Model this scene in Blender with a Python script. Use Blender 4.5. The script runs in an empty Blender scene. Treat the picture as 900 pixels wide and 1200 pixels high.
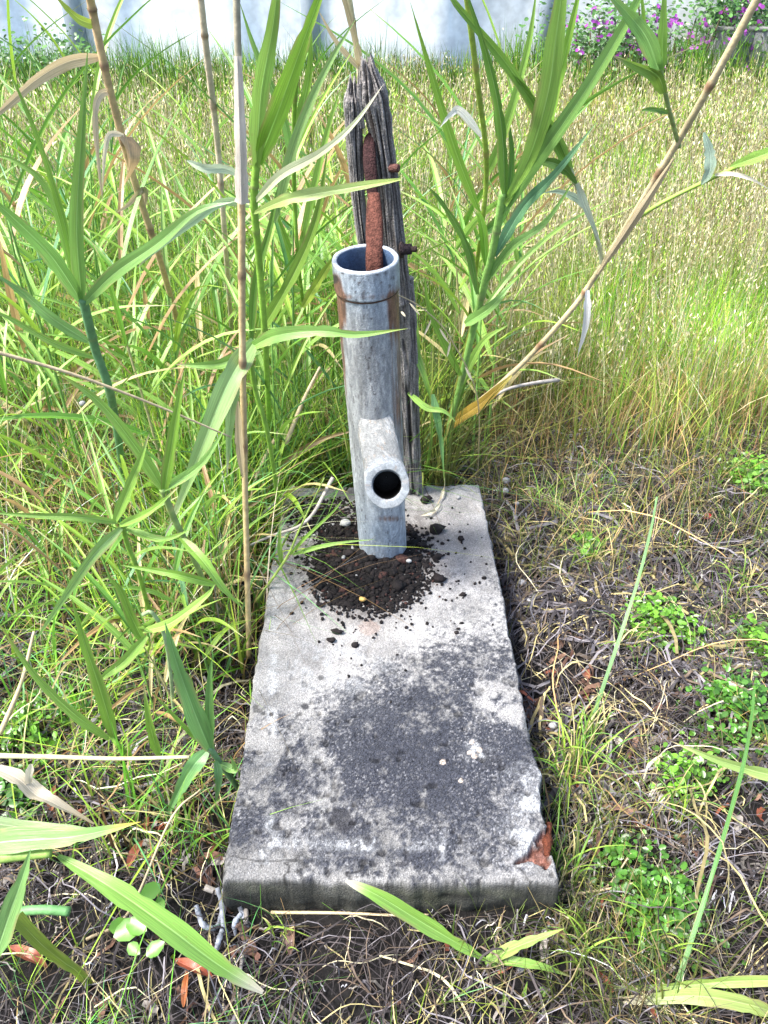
import bpy, math, random
import numpy as np
from mathutils import Vector, Matrix

random.seed(7); rng = np.random.default_rng(7)
sc = bpy.context.scene
col = sc.collection

# ------------------------------------------------------------ camera
F_PX, W_PX, H_PX = 900.0, 900.0, 1200.0
TH = math.radians(35.5); CAMZ = 1.32
cam_d = bpy.data.cameras.new('camera'); cam = bpy.data.objects.new('camera', cam_d); col.objects.link(cam)
cam_d.sensor_fit = 'VERTICAL'; cam_d.sensor_height = 36; cam_d.lens = 36 * F_PX / H_PX
cam_d.clip_start = 0.02; cam_d.clip_end = 400
cam.location = (0, 0, CAMZ); cam.rotation_euler = (math.radians(90) - TH, 0, 0)
sc.camera = cam

# ------------------------------------------------------------ sky, sun, exposure
SUN_EL, SUN_AZ = math.radians(58), math.radians(-112)     # azimuth measured clockwise from +Y
w = bpy.data.worlds.new("World"); sc.world = w; w.use_nodes = True
nt = w.node_tree; bg = nt.nodes['Background']
sky = nt.nodes.new('ShaderNodeTexSky'); sky.sky_type = 'NISHITA'; sky.sun_disc = False
sky.sun_elevation = SUN_EL; sky.sun_rotation = SUN_AZ; sky.dust_density = 3.0; sky.ozone_density = 1.0
nt.links.new(sky.outputs[0], bg.inputs[0]); bg.inputs[1].default_value = 0.10
sd = bpy.data.lights.new('sun', 'SUN'); sun = bpy.data.objects.new('sun', sd); col.objects.link(sun)
sd.energy = 2.3; sd.angle = math.radians(14); sd.color = (1, .97, .92)
sdir = Vector((math.sin(SUN_AZ) * math.cos(SUN_EL), math.cos(SUN_AZ) * math.cos(SUN_EL), math.sin(SUN_EL)))
sun.rotation_euler = sdir.to_track_quat('Z', 'Y').to_euler()
sc.view_settings.view_transform = 'Standard'; sc.view_settings.look = 'None'
sc.view_settings.exposure = 2.05; sc.view_settings.gamma = 1.0

# ------------------------------------------------------------ projection helpers
CF = np.array([0, math.cos(TH), -math.sin(TH)]); CU = np.array([0, math.sin(TH), math.cos(TH)])
CAM = np.array([0, 0, CAMZ])
def at(px, py, Y=None, z=None):
    d = CF + (px - 450) / F_PX * np.array([1., 0, 0]) + (600 - py) / F_PX * CU
    t = Y / d[1] if Y is not None else (z - CAMZ) / d[2]
    return CAM + d * t
def depth(p): return float(np.dot(np.asarray(p) - CAM, CF))
def proj(P):
    Q = P - CAM; dp = Q @ CF
    return 450 + Q[:, 0] / dp * F_PX, 600 - (Q @ CU) / dp * F_PX

# ------------------------------------------------------------ noise
def _h(i, j, k, s):
    n = (i * 374761393 + j * 668265263 + k * 2147483647 + s * 1274126177) & 0xffffffff
    n = ((n ^ (n >> 13)) * 1274126177) & 0xffffffff
    return ((n ^ (n >> 16)) & 0xffff) / 65535.0
def vn(x, y, z=0, s=0):
    x = np.asarray(x, float); y = np.asarray(y, float); z = np.asarray(z, float) + x * 0
    i = np.floor(x).astype(np.int64); j = np.floor(y).astype(np.int64); k = np.floor(z).astype(np.int64)
    f = x - i; g = y - j; h = z - k
    f = f*f*(3-2*f); g = g*g*(3-2*g); h = h*h*(3-2*h)
    r = 0
    for a in (0, 1):
        for b in (0, 1):
            for c in (0, 1):
                r = r + _h(i+a, j+b, k+c, s) * (f if a else 1-f) * (g if b else 1-g) * (h if c else 1-h)
    return r
def fbm(x, y, z=0, s=0, o=4):
    r = 0; a = .5; t = 0
    for q in range(o):
        r = r + a * vn(np.asarray(x) * 2**q, np.asarray(y) * 2**q, np.asarray(z) * 2**q, s + q); t += a; a *= .5
    return r / t
def smooth(a, b, x):
    t = np.clip((x - a) / (b - a), 0, 1); return t*t*(3-2*t)

# ------------------------------------------------------------ materials
def mat(name, rough=.7, attr='Col', transl=0., nscale=60, namp=.25, bump=0., bscale=200, color=None, stripes=False, metal=0., spec=.3, fine=None):
    m = bpy.data.materials.new(name); m.use_nodes = True; n = m.node_tree.nodes; L = m.node_tree.links
    b = n['Principled BSDF']; b.inputs['Roughness'].default_value = rough; b.inputs['Metallic'].default_value = metal
    b.inputs['Specular IOR Level'].default_value = spec
    if color is None:
        a = n.new('ShaderNodeAttribute'); a.attribute_name = attr; src = a.outputs['Color']
    else:
        a = n.new('ShaderNodeRGB'); a.outputs[0].default_value = (*color, 1); src = a.outputs[0]
    tc = n.new('ShaderNodeTexCoord')
    no = n.new('ShaderNodeTexNoise'); no.inputs['Scale'].default_value = nscale; no.inputs['Detail'].default_value = 5
    if stripes:
        mp = n.new('ShaderNodeMapping'); mp.inputs['Scale'].default_value = (22, .8, 1)
        L.new(tc.outputs['UV'], mp.inputs[0]); L.new(mp.outputs[0], no.inputs['Vector']); no.inputs['Scale'].default_value = 1.6
    else:
        L.new(tc.outputs['Object'], no.inputs['Vector'])
    mr = n.new('ShaderNodeMapRange'); mr.inputs[1].default_value = .3; mr.inputs[2].default_value = .7
    mr.inputs[3].default_value = 1 - namp; mr.inputs[4].default_value = 1 + namp
    L.new(no.outputs['Fac'], mr.inputs[0])
    mx = n.new('ShaderNodeMix'); mx.data_type = 'RGBA'; mx.blend_type = 'MULTIPLY'; mx.inputs[0].default_value = 1
    L.new(src, mx.inputs[6]); L.new(mr.outputs[0], mx.inputs[7]); out = mx.outputs[2]
    if fine:
        n2 = n.new('ShaderNodeTexNoise'); n2.inputs['Scale'].default_value = fine[0]; n2.inputs['Detail'].default_value = 3
        L.new(tc.outputs['Object'], n2.inputs['Vector'])
        m2 = n.new('ShaderNodeMapRange'); m2.inputs[1].default_value = .35; m2.inputs[2].default_value = .65
        m2.inputs[3].default_value = 1 - fine[1]; m2.inputs[4].default_value = 1 + fine[1]
        L.new(n2.outputs['Fac'], m2.inputs[0])
        x2 = n.new('ShaderNodeMix'); x2.data_type = 'RGBA'; x2.blend_type = 'MULTIPLY'; x2.inputs[0].default_value = 1
        L.new(out, x2.inputs[6]); L.new(m2.outputs[0], x2.inputs[7]); out = x2.outputs[2]
    L.new(out, b.inputs['Base Color'])
    if bump:
        nb = n.new('ShaderNodeTexNoise'); nb.inputs['Scale'].default_value = bscale; nb.inputs['Detail'].default_value = 6
        L.new(tc.outputs['Object'], nb.inputs['Vector'])
        bp = n.new('ShaderNodeBump'); bp.inputs['Strength'].default_value = bump; bp.inputs['Distance'].default_value = .004
        L.new(nb.outputs['Fac'], bp.inputs['Height']); L.new(bp.outputs[0], b.inputs['Normal'])
    if transl:
        t = n.new('ShaderNodeBsdfTranslucent'); L.new(out, t.inputs['Color'])
        ms = n.new('ShaderNodeMixShader'); ms.inputs[0].default_value = transl
        L.new(b.outputs[0], ms.inputs[1]); L.new(t.outputs[0], ms.inputs[2])
        L.new(ms.outputs[0], n['Material Output'].inputs['Surface'])
    if stripes:        # brown flecks and a pale midrib
        mp2 = n.new('ShaderNodeMapping'); mp2.inputs['Scale'].default_value = (3, 6, 1); L.new(tc.outputs['UV'], mp2.inputs[0])
        n3 = n.new('ShaderNodeTexNoise'); n3.inputs['Scale'].default_value = 2.3; n3.inputs['Detail'].default_value = 6; n3.inputs['Roughness'].default_value = .7; L.new(mp2.outputs[0], n3.inputs['Vector'])
        m3 = n.new('ShaderNodeMapRange'); m3.inputs[1].default_value = .60; m3.inputs[2].default_value = .70; m3.inputs[4].default_value = .7; L.new(n3.outputs['Fac'], m3.inputs[0])
        x3 = n.new('ShaderNodeMix'); x3.data_type = 'RGBA'; L.new(m3.outputs[0], x3.inputs[0]); L.new(out, x3.inputs[6]); x3.inputs[7].default_value = (.30, .24, .08, 1)
        for lk in list(L):
            if lk.from_socket == out and lk.to_node != x3: t_ = lk.to_socket; L.remove(lk); L.new(x3.outputs[2], t_)
        bp = n.new('ShaderNodeBump'); bp.inputs['Strength'].default_value = .6; bp.inputs['Distance'].default_value = .001; L.new(no.outputs['Fac'], bp.inputs['Height']); L.new(bp.outputs[0], b.inputs['Normal'])
    return m
M = dict(
    leaf=mat('reed leaf', .36, transl=.3, stripes=True, namp=.34, spec=.7),
    grass=mat('grass blades', .55, transl=.3, nscale=25, namp=.15),
    straw=mat('dry straw', .7, transl=.15, nscale=80, namp=.3),
    cane=mat('cane', .5, nscale=70, namp=.22, bump=.3, bscale=120),
    soil=mat('soil', .9, nscale=22, namp=.5, bump=1., bscale=90, fine=(300, .5)),
    crumb=mat('soil crumbs', .85, nscale=150, namp=.5, bump=.6, bscale=400),
    concrete=mat('weathered concrete', .85, nscale=420, namp=.32, bump=.8, bscale=350, fine=(900, .25), spec=.2),
    zinc=mat('galvanised iron', .5, nscale=160, namp=.16, bump=.45, bscale=420, metal=.15, fine=(520, .16), spec=.4),
    rust=mat('rusty iron', .85, nscale=130, namp=.45, bump=1., bscale=300, fine=(500, .3), spec=.2),
    wood=mat('weathered wood', .85, nscale=220, namp=.3, bump=.8, bscale=260, fine=(700, .25), spec=.15),
    stone=mat('pebble', .8, nscale=90, namp=.2, bump=.5),
    wall=mat('whitewashed render', .85, nscale=1.3, namp=.12, bump=.5, bscale=12, fine=(9, .12)),
    petal=mat('petals', .5, transl=.35, nscale=30, namp=.2),
    wire=mat('green wire', .5, color=(.07, .16, .10), namp=.1),
)

# ------------------------------------------------------------ object helpers
def tag(o, label=None, cat=None, group=None, kind=None):
    if label: o['label'] = label
    if cat: o['category'] = cat
    if group: o['group'] = group
    if kind: o['kind'] = kind
    return o
def empty(name, loc, label, cat, group=None):
    o = bpy.data.objects.new(name, None); o.empty_display_size = .05; col.objects.link(o); o.location = [float(v) for v in loc]
    return tag(o, label, cat, group)
def mesh(name, V, faces, C=None, UV=None, m=None, parent=None, smoothf=True):
    """V world coords (n,3); faces list or (k,3)/(k,4) array; C per-vertex colours; parent a translated Empty"""
    V = np.asarray(V, float)
    if parent is not None:
        V = V - np.array(parent.location)
    me = bpy.data.meshes.new(name)
    if isinstance(faces, np.ndarray):
        k, s = faces.shape
        me.vertices.add(len(V)); me.vertices.foreach_set('co', V.astype(np.float32).ravel())
        me.loops.add(k*s); me.loops.foreach_set('vertex_index', faces.astype(np.int32).ravel())
        me.polygons.add(k); me.polygons.foreach_set('loop_start', np.arange(0, k*s, s, dtype=np.int32))
        me.polygons.foreach_set('loop_total', np.full(k, s, dtype=np.int32))
        me.update(calc_edges=True)
    else:
        me.from_pydata([tuple(v) for v in V], [], [tuple(int(i) for i in f) for f in faces])
    if smoothf: me.polygons.foreach_set('use_smooth', np.ones(len(me.polygons), bool))
    if C is not None:
        C = np.asarray(C, float)
        if C.ndim == 1: C = np.tile(C, (len(V), 1))
        a = me.attributes.new('Col', 'FLOAT_COLOR', 'POINT')
        a.data.foreach_set('color', np.concatenate([np.clip(C, 0, 1), np.ones((len(V), 1))], 1).astype(np.float32).ravel())
    if UV is not None:
        li = np.empty(len(me.loops), np.int32); me.loops.foreach_get('vertex_index', li)
        u = me.uv_layers.new(name='UVMap'); u.data.foreach_set('uv', np.asarray(UV, np.float32)[li].ravel())
    if m: me.materials.append(m)
    me.validate()
    o = bpy.data.objects.new(name, me); col.objects.link(o)
    if parent is not None: o.parent = parent
    return o
class MB:                       # collects pieces into one mesh
    def __init__(s): s.V = []; s.F = []; s.C = []; s.U = []; s.n = 0
    def add(s, V, F, C, U=None):
        V = np.asarray(V, float); F = np.asarray(F); C = np.asarray(C, float)
        if C.ndim == 1: C = np.tile(C, (len(V), 1))
        s.V.append(V); s.F.append(F + s.n); s.C.append(C); s.U.append(np.zeros((len(V), 2)) if U is None else U); s.n += len(V)
    def build(s, name, m, parent=None, smoothf=True):
        if len({f.shape[1] for f in s.F}) == 1: F = np.concatenate(s.F)
        else: F = [list(r) for f in s.F for r in f]
        return mesh(name, np.concatenate(s.V), F, np.concatenate(s.C), np.concatenate(s.U), m, parent, smoothf)
def catmull(P, n):
    P = np.asarray(P, float)
    if len(P) == 2: return P[0] + (P[1]-P[0]) * np.linspace(0, 1, n)[:, None]
    Q = np.concatenate([[2*P[0]-P[1]], P, [2*P[-1]-P[-2]]])
    s = np.linspace(0, len(P)-1, n); i = np.minimum(s.astype(int), len(P)-2); t = (s-i)[:, None]
    a, b, c, d = Q[i], Q[i+1], Q[i+2], Q[i+3]
    return .5*((2*b)+(-a+c)*t+(2*a-5*b+4*c-d)*t*t+(-a+3*b-3*c+d)*t**3)
def unit(v): return v / np.maximum(np.linalg.norm(v, axis=-1, keepdims=True), 1e-9)
def ribbon(P, width, view, roll=0., fold=.25, n=16, colr=(.1, .22, .04), tip=None, prof='leaf', twist=0., rib=1.35, base=None):
    """leaf blade; view = unit vectors the blade faces (n,3) or a vector"""
    P = catmull(P, n); T = unit(np.gradient(P, axis=0))
    t = np.linspace(0, 1, n)
    Vw = np.tile(view, (n, 1)) if np.ndim(view) == 1 else view
    Wd = unit(np.cross(T, Vw)); Nn = unit(np.cross(Wd, T))
    a = (roll + twist * t)[:, None] if np.ndim(roll) == 0 else roll[:, None]
    Wr = Wd*np.cos(a)+Nn*np.sin(a); Nr = -Wd*np.sin(a)+Nn*np.cos(a)
    if prof == 'leaf': pr = np.clip(np.minimum(1, .45 + t*3.5) * (1 - np.clip((t-.25)/.75, 0, 1)**1.6), .01, 1)
    elif prof == 'mid': pr = np.clip(np.sin(np.pi*np.clip(t*.94+.03, 0, 1))**.75, .02, 1)
    else: pr = np.ones(n) * (1 - .5*t)
    hw = width * .5 * pr[:, None]
    us = np.array([-1, -.6, -.09, 0, .09, .6, 1.])
    sd_ = width*9000+len(P)+P[0, 0]*50; nk = vn(t*19+sd_, 0*t, s=5); ed = (1 + .05*np.sin(t*23 + sd_) - .22*smooth(.82, .95, nk))[:, None]
    V = np.stack([P + Wr*hw*u*(ed if abs(u) == 1 else 1) + Nr*hw*fold*abs(u)*1.6 for u in us], 1).reshape(-1, 3)
    F = []
    for i in range(n-1):
        for j in range(6): F.append((i*7+j, i*7+j+1, i*7+8+j, i*7+7+j))
    c0 = np.array(colr, float); C = np.tile(c0, (n, 7, 1))
    C[:, 3] = C[:, 3]*1.25+.05*rib; C[:, 2] *= .85; C[:, 4] *= .85
    e_ = (smooth(.55, .8, vn(t*9+sd_, 0*t, s=6))*.7)[:, None]; C[:, 0] = C[:, 0]*(1-e_)+np.array([.38, .30, .13])*e_; e_ = (smooth(.6, .85, vn(t*7+sd_+9, 0*t, s=7))*.7)[:, None]; C[:, 6] = C[:, 6]*(1-e_)+np.array([.38, .30, .13])*e_
    C *= (.85+.3*vn(t*5+sd_, 0*t, s=8))[:, None, None]
    if base is not None:
        k = (1-smooth(0, .25, t))[:, None, None]; C = C*(1-k)+np.array(base)*k
    if tip is not None:
        k = smooth(.78, 1, t)[:, None, None]; C = C*(1-k)+np.array(tip)*k
    U = np.stack(np.broadcast_arrays((us+1)/2*1.0 + width*77, (t*3)[:, None]), -1).reshape(-1, 2)
    return V, np.array(F), C.reshape(-1, 3), U
def tube(P, rad, colr, n=None, sides=8, cap=True, jitter=0., seed=0):
    P = np.asarray(P, float)
    if n: 
        rad = np.interp(np.linspace(0, 1, n), np.linspace(0, 1, len(np.atleast_1d(rad))), np.atleast_1d(rad)) if np.ndim(rad) else np.full(n, rad)
        P = catmull(P, n)
    else: rad = np.full(len(P), rad) if np.ndim(rad) == 0 else np.asarray(rad)
    n = len(P); T = unit(np.gradient(P, axis=0))
    ref = np.array([0.3, .2, 1.]) if abs(T[0, 2]) < .8 else np.array([1., .2, 0])
    A = unit(np.cross(T, ref)); B = np.cross(T, A)
    th = np.linspace(0, 2*np.pi, sides, endpoint=False)
    R = rad[:, None, None] * np.ones((n, sides, 1))
    if jitter: R = R * (1 + jitter*(fbm(np.arange(n)[:, None]*.5+np.zeros(sides), np.cos(th)*1.3+np.zeros((n, 1)), np.sin(th)*1.3+np.zeros((n, 1)), s=seed, o=3)-.5)*2)[..., None]
    V = P[:, None]+R*(np.cos(th)[None, :, None]*A[:, None]+np.sin(th)[None, :, None]*B[:, None])
    V = V.reshape(-1, 3)
    i = np.arange(n-1)[:, None]*sides; j = np.arange(sides)[None]; j2 = (j+1) % sides
    F = np.stack([i+j, i+j2, i+sides+j2, i+sides+j], -1).reshape(-1, 4)
    C = np.asarray(colr, float)
    C = np.tile(C, (n*sides, 1)) if C.ndim == 1 else np.repeat(C, sides, 0)
    if cap:
        e0 = len(V); V = np.concatenate([V, P[:1], P[-1:]]); C = np.concatenate([C, C[:1], C[-1:]])
        c0 = [(e0, (k+1) % sides, k, k) for k in range(sides)]; b = (n-1)*sides
        c1 = [(e0+1, b+k, b+(k+1) % sides, b+(k+1) % sides) for k in range(sides)]
        F3 = [f[:3] for f in c0+c1]
        # quads with a mid vertex would be degenerate: split caps as tris in quad form avoided by list faces
        return V, F, C, F3
    return V, F, C, []
def tube_obj(name, P, rad, colr, m, parent=None, **k):
    V, F, C, F3 = tube(P, rad, colr, **k)
    return mesh(name, V, [tuple(f) for f in F] + F3, C, None, m, parent)
def blob(c, r, seed, squash=(1, 1, 1), rings=5, seg=7, amp=.3):
    V = [[0, 0, 1.]]
    for i in range(1, rings):
        p = math.pi*i/rings
        for j in range(seg):
            q = 2*math.pi*(j+.5*(i % 2))/seg; V.append([math.sin(p)*math.cos(q), math.sin(p)*math.sin(q), math.cos(p)])
    V.append([0, 0, -1.]); V = np.array(V)
    V = V*(1+amp*2*(fbm(V[:, 0]*1.7+seed*3.1, V[:, 1]*1.7, V[:, 2]*1.7, s=int(seed) % 97, o=2)-.5))[:, None]*np.array(squash)*r+np.asarray(c)
    F = [(0, 1+j, 1+(j+1) % seg) for j in range(seg)]
    for i in range(rings-2):
        a = 1+i*seg
        for j in range(seg):
            j2 = (j+1) % seg; F += [(a+j, a+seg+j, a+seg+j2), (a+j, a+seg+j2, a+j2)]
    e = len(V)-1; a = 1+(rings-2)*seg
    F += [(e, a+(j+1) % seg, a+j) for j in range(seg)]
    return V, np.array(F)

# ------------------------------------------------------------ ground height
Zs = .12
def gz(x, y):
    x = np.asarray(x, float); y = np.asarray(y, float)
    h = (fbm(x*2.2+5, y*2.2, s=3)-.5)*.09 + (fbm(x*9, y*9+3, s=8)-.5)*.035
    h = h + .05*smooth(.5, 1.2, np.abs(x)) * (1-smooth(3, 5, y))
    near = np.exp(-((x/.42)**4 + ((y-1.2)/.75)**4))      # sits low around the slab
    fr = np.exp(-(x/.34)**4-((y-.66)/.13)**2)
    return h*(1-.6*near) - .02*near + .045*fr
def gsheet():
    xs = np.concatenate([-np.geomspace(200, 2.6, 14), np.linspace(-2.5, 2.5, 260), np.geomspace(2.6, 200, 14)])
    ys = np.concatenate([[-200, -60, -20, -8, -3, -1], np.linspace(-.5, 4, 230), np.linspace(4.1, 13, 50), np.geomspace(14, 300, 12)])
    X, Y = np.meshgrid(xs, ys); X = X.ravel(); Y = Y.ravel()
    Z = gz(X, Y); fade = (np.abs(X) > 9) | (Y > 14) | (Y < -4); Z = np.where(fade, 0, Z)
    nx, ny = len(xs), len(ys)
    i = np.arange(ny-1)[:, None]*nx; j = np.arange(nx-1)[None]
    F = np.stack([i+j, i+j+1, i+nx+j+1, i+nx+j], -1).reshape(-1, 4)
    k = fbm(X*6, Y*6, s=21)[:, None]; g = smooth(3., 5.5, Y)[:, None]
    C = np.array([.0025, .0022, .0022])*(1-k)+np.array([.007, .0058, .0056])*k
    C = C*(1-g)+np.array([.035, .04, .014])*g
    tag(mesh('ground', np.stack([X, Y, Z], 1), F, C, None, M['soil']), kind='structure')
gsheet()

# ------------------------------------------------------------ far wall, kerb block, wire fence
WY = 11.2
def far_wall():
    mb = MB()
    xs = np.linspace(-12, 9, 260); zs = np.linspace(-.2, 2.6, 50)
    X, Z = np.meshgrid(xs, zs); X = X.ravel(); Z = Z.ravel()
    st = smooth(.5, .8, fbm(X*1.2, Z*.12, s=31))*.7+smooth(.5, .85, fbm(X*5, Z*.5, s=37))*.35
    px, _ = proj(np.stack([X, X*0+WY, Z*0+.8], 1))
    for c_, w_, a_ in ((15, 22, .9), (150, 20, .8), (352, 14, .35), (560, 40, .35), (590, 60, .3)):
        st = st + a_*np.exp(-((px-c_+8*(fbm(Z*3, X*0, s=5)-.5))/w_)**2)
    st = np.clip(st, 0, 1)[:, None]
    C = np.array([.76, .79, .81])*(1-st)+np.array([.33, .42, .53])*st
    r = smooth(440, 560, px)[:, None]; C = C*(1-.18*r)
    nx, ny = 260, 50
    i = np.arange(ny-1)[:, None]*nx; j = np.arange(nx-1)[None]
    F = np.stack([i+j, i+j+1, i+nx+j+1, i+nx+j], -1).reshape(-1, 4)
    dz = (fbm(X*2, Z*2, s=14)-.5)*.03
    t = empty('retaining_wall', (0, WY, 0), 'long pale blue white rendered wall with dark streaks behind the meadow', 'wall')
    Vf = np.stack([X, X*0+WY+dz, Z], 1); Vb = np.stack([X, X*0+WY+.25, Z], 1)
    n = len(Vf); V = np.concatenate([Vf, Vb]); Fb = F[:, ::-1]+n
    top = np.array([(n-nx+a, n-nx+a+1, 2*n-nx+a+1, 2*n-nx+a) for a in range(nx-1)])
    mesh('render_face', V, np.concatenate([F, Fb, top]), np.concatenate([C, C]), None, M['wall'], t)
    for x in (-9.6, -5.55, -3.9+.1, -.9, 2.0):     # shallow pilaster joints
        b = box((x, WY-.03, 1.2), (.22, .08, 2.9)); mesh('pilaster', b[0], b[1], np.array([.36, .42, .49]), None, M['wall'], t)
    b = box((-1.5, WY+.1, 2.64), (21.2, .42, .09)); mesh('coping', b[0], b[1], np.array([.5, .52, .53]), None, M['wall'], t)
def box(c, s, bev=.004):
    c = np.array(c, float); s = np.array(s, float)/2
    V = np.array([[x, y, z] for x in (-1, 1) for y in (-1, 1) for z in (-1, 1)])*s+c
    F = [(0, 1, 3, 2), (4, 6, 7, 5), (0, 4, 5, 1), (2, 3, 7, 6), (0, 2, 6, 4), (1, 5, 7, 3)]
    return V, F
far_wall()
def kerb_block():
    c = at(880, 78, Y=10.3); t = empty('concrete_kerb_block', (c[0], 10.3, 0), 'low grey concrete block wall under the wire fence at the right edge', 'wall')
    x0 = at(835, 60, Y=10.3)[0]; zt = at(860, 36, Y=10.3)[2]
    x = x0
    for k in range(6):
        wd = .42; b = box((x+wd/2, 10.4, zt/2-.05), (wd-.012, .3, zt+.1))
        o = mesh('block', b[0], b[1], np.array([.20, .205, .21])*(1+.1*(k % 3-1)), None, M['concrete'], t); x += wd
    b = box((x0+1.26, 10.4, zt+.02), (2.53, .31, .04)); mesh('capstone', b[0], b[1], np.array([.25, .25, .25]), None, M['concrete'], t)
    f = empty('wire_fence', (x0, 10.42, zt), 'green wire mesh fence on top of the grey block at the right edge', 'fence')
    mb = MB(); 
    for k in range(52):
        xx = x0+.05+k*.05; v, F, C, _ = tube([(xx, 10.42, zt+.055), (xx, 10.42, zt+.9)], .004, (.07, .16, .1), sides=4, cap=False); mb.add(v, F, C)
    for k in range(16):
        z = zt+.08+k*.055; v, F, C, _ = tube([(x0, 10.416, z), (x0+2.6, 10.416, z)], .004, (.07, .16, .1), sides=4, cap=False); mb.add(v, F, C)
    tag(mb.build('wire_mesh', M['wire'], f), kind='stuff')
    for k in range(3): tube_obj('post', [(x0+.02+k*1.27, 10.46, zt+.055), (x0+.02+k*1.27, 10.46, zt+1)], .022, (.07, .16, .1), M['wire'], f, sides=8)
kerb_block()

# ------------------------------------------------------------ slab
quad = [at(262, 1030, z=Zs), at(656, 1034, z=Zs), at(562, 567, z=Zs), at(333, 573, z=Zs)]
def slab_pt(u, v):
    a, b, c, d = quad
    u = np.asarray(u)[..., None]; v = np.asarray(v)[..., None]
    return a*(1-u)*(1-v)+b*u*(1-v)+c*u*v+d*(1-u)*v
def G(px, py, cx, cy, sx, sy, rot=0):
    c, s = math.cos(rot), math.sin(rot); X = (px-cx)*c+(py-cy)*s; Y = -(px-cx)*s+(py-cy)*c
    return np.exp(-(X/sx)**2-(Y/sy)**2)
def make_slab():
    nu, nv = 300, 520
    us = np.linspace(0, 1, nu); vs = np.linspace(0, 1, nv)
    U, V = np.meshgrid(us, vs); U = U.ravel(); V = V.ravel()
    P = slab_pt(U, V)
    ew = np.clip(1-np.minimum(U, 1-U)*14, 0, 1)*np.where(U < .5, -1, 1); ev = np.clip(1-np.minimum(V, 1-V)*25, 0, 1)*np.where(V < .5, -1, 1)
    wx = (fbm(P[:, 1]*9, P[:, 1]*0+U.round(), s=44)-.5)*.008+(fbm(P[:, 1]*45, P[:, 1]*0+U.round(), s=45)-.5)*.007
    wy = (fbm(P[:, 0]*9, P[:, 1]*0+V.round()+7, s=44)-.5)*.014+(fbm(P[:, 0]*45, P[:, 0]*0+V.round()+9, s=45)-.5)*.006
    _, qy = proj(P); wx = wx+(U > .5)*(.007*np.exp(-((qy-905)/12)**2)-.003*np.exp(-((qy-1000)/25)**2)-.004*np.exp(-((qy-948)/10)**2))
    P[:, 0] += ew*wx; P[:, 1] += ev*wy
    Wm, Lm = .55, 1.14
    px, py = proj(P); X = P[:, 0]; Y = P[:, 1]
    nz = fbm(X*9, Y*9, s=41); n2 = fbm(X*30, Y*30, s=42); n3 = fbm(X*95, Y*95, s=43, o=3)
    wob = (nz-.5)*60
    # wavy outline
    e = np.minimum(np.minimum(U*Wm, (1-U)*Wm), np.minimum(V*Lm, (1-V)*Lm))
    chip = smooth(.55, .8, fbm(X*22, Y*22, s=50))
    r = .004+.010*chip*smooth(.4,.6,fbm(X*7,Y*7,s=53))
    drop = np.where(e < r, (1-e/r)**2, 0)*r*.8
    Z = P[:, 2]-drop + (nz-.5)*.007+(n2-.5)*.003+(n3-.5)*.0022
    pit = smooth(.7, .82, fbm(X*55, Y*55, s=55, o=2)); Z -= pit*.003*smooth(650, 900, py)
    # broken corner
    cav = np.clip(G(px, py, 647, 951, 8, 17)*1.6, 0, 1)
    cav2 = np.clip(G(px, py, 641, 985, 11, 20)*1.2+G(px, py, 640, 1008, 6, 14)*.8+G(px, py, 627, 1000, 9, 13)*.9+G(px, py, 610, 1008, 14, 4, -.35)*.8, 0, 1)*(1+(n3-.5)*1.1)
    brk = (n2-.5)*.5
    cA = smooth(.35, .6, cav+brk*.5); cB = smooth(.4, .75, cav2+brk)
    Z -= cA*.04+cB*(.012+.016*n3)
    # stains
    dark = (.95*G(px, py, 530, 835, 120, 62, -.1)+.75*G(px, py, 560, 905, 120, 75)+.65*G(px, py, 430, 905, 120, 80)+.6*G(px, py, 320, 890, 40, 60)
            +.45*G(px, py, 590, 690, 22, 60, -.2)+.5*G(px, py, 480, 1000, 170, 26)+.3*G(px, py, 300, 960, 45, 40)+.3*G(px, py, 545, 790, 70, 40)+.3*G(px,py,280,985,30,30))
    dark = dark*(.86+ (nz-.5)*1.9+(fbm(X*17, Y*17, s=47)-.5)*1.4+(n2-.5)*1.0) + (n2-.5)*.9*smooth(720, 860, py)+.20*smooth(760, 920, py)+.10*smooth(600, 700, py)+(fbm(X*6, Y*6, s=48)-.5)*.5-.14*(1-smooth(320, 400, px))*smooth(760, 860, py)
    white = (.7*G(px, py, 318, 860, 5, 160, .02)+.6*G(px, py, 330, 1000, 30, 16)+.5*G(px, py, 620, 930, 18, 30)+.8*G(px, py, 620, 985, 24, 26)
             +.8*G(px, py, 519, 985, 3.5, 20, .08)+.8*G(px, py, 548, 1003, 8, 8)+.7*G(px, py, 589, 914, 8, 7)+.6*G(px, py, 440, 990, 50, 7)+.6*G(px, py, 560, 880, 12, 10)
             +.45*G(px, py, 390, 780, 50, 28)+.35*G(px,py,490,700,30,30)+.4*G(px,py,640,930,10,40))
    white = white*(.05+1.35*smooth(.42, .62, n2))*(.4+1.2*smooth(.4, .6, n3))
    spot = sum(a*smooth(.35, .65, G(px, py, cx, cy, s1, s2)*(1+(n3-.5)*.9)) for cx, cy, s1, s2, a in
               ((401, 963, 17, 18, .8), (431, 985, 7, 8, .8), (358, 827, 6, 5, .9), (318, 837, 3.5, 3, .9), (376, 794, 4, 3.5, .7), (330, 905, 9, 11, .5), (344, 912, 6, 6, .5), (560, 812, 6, 5, .5), (365, 1000, 26, 5, .3), (470, 1012, 9, 4, .8), (578, 893, 14, 14, .35), (345, 945, 20, 18, .3)))
    d = .95*smooth(-.1, 1.15, dark*1.08 + (n3-.5)*1.2*smooth(.02, .4, dark) + (fbm(X*230, Y*230, s=62, o=2)-.5)*1.1*smooth(.02, .4, dark))
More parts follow.
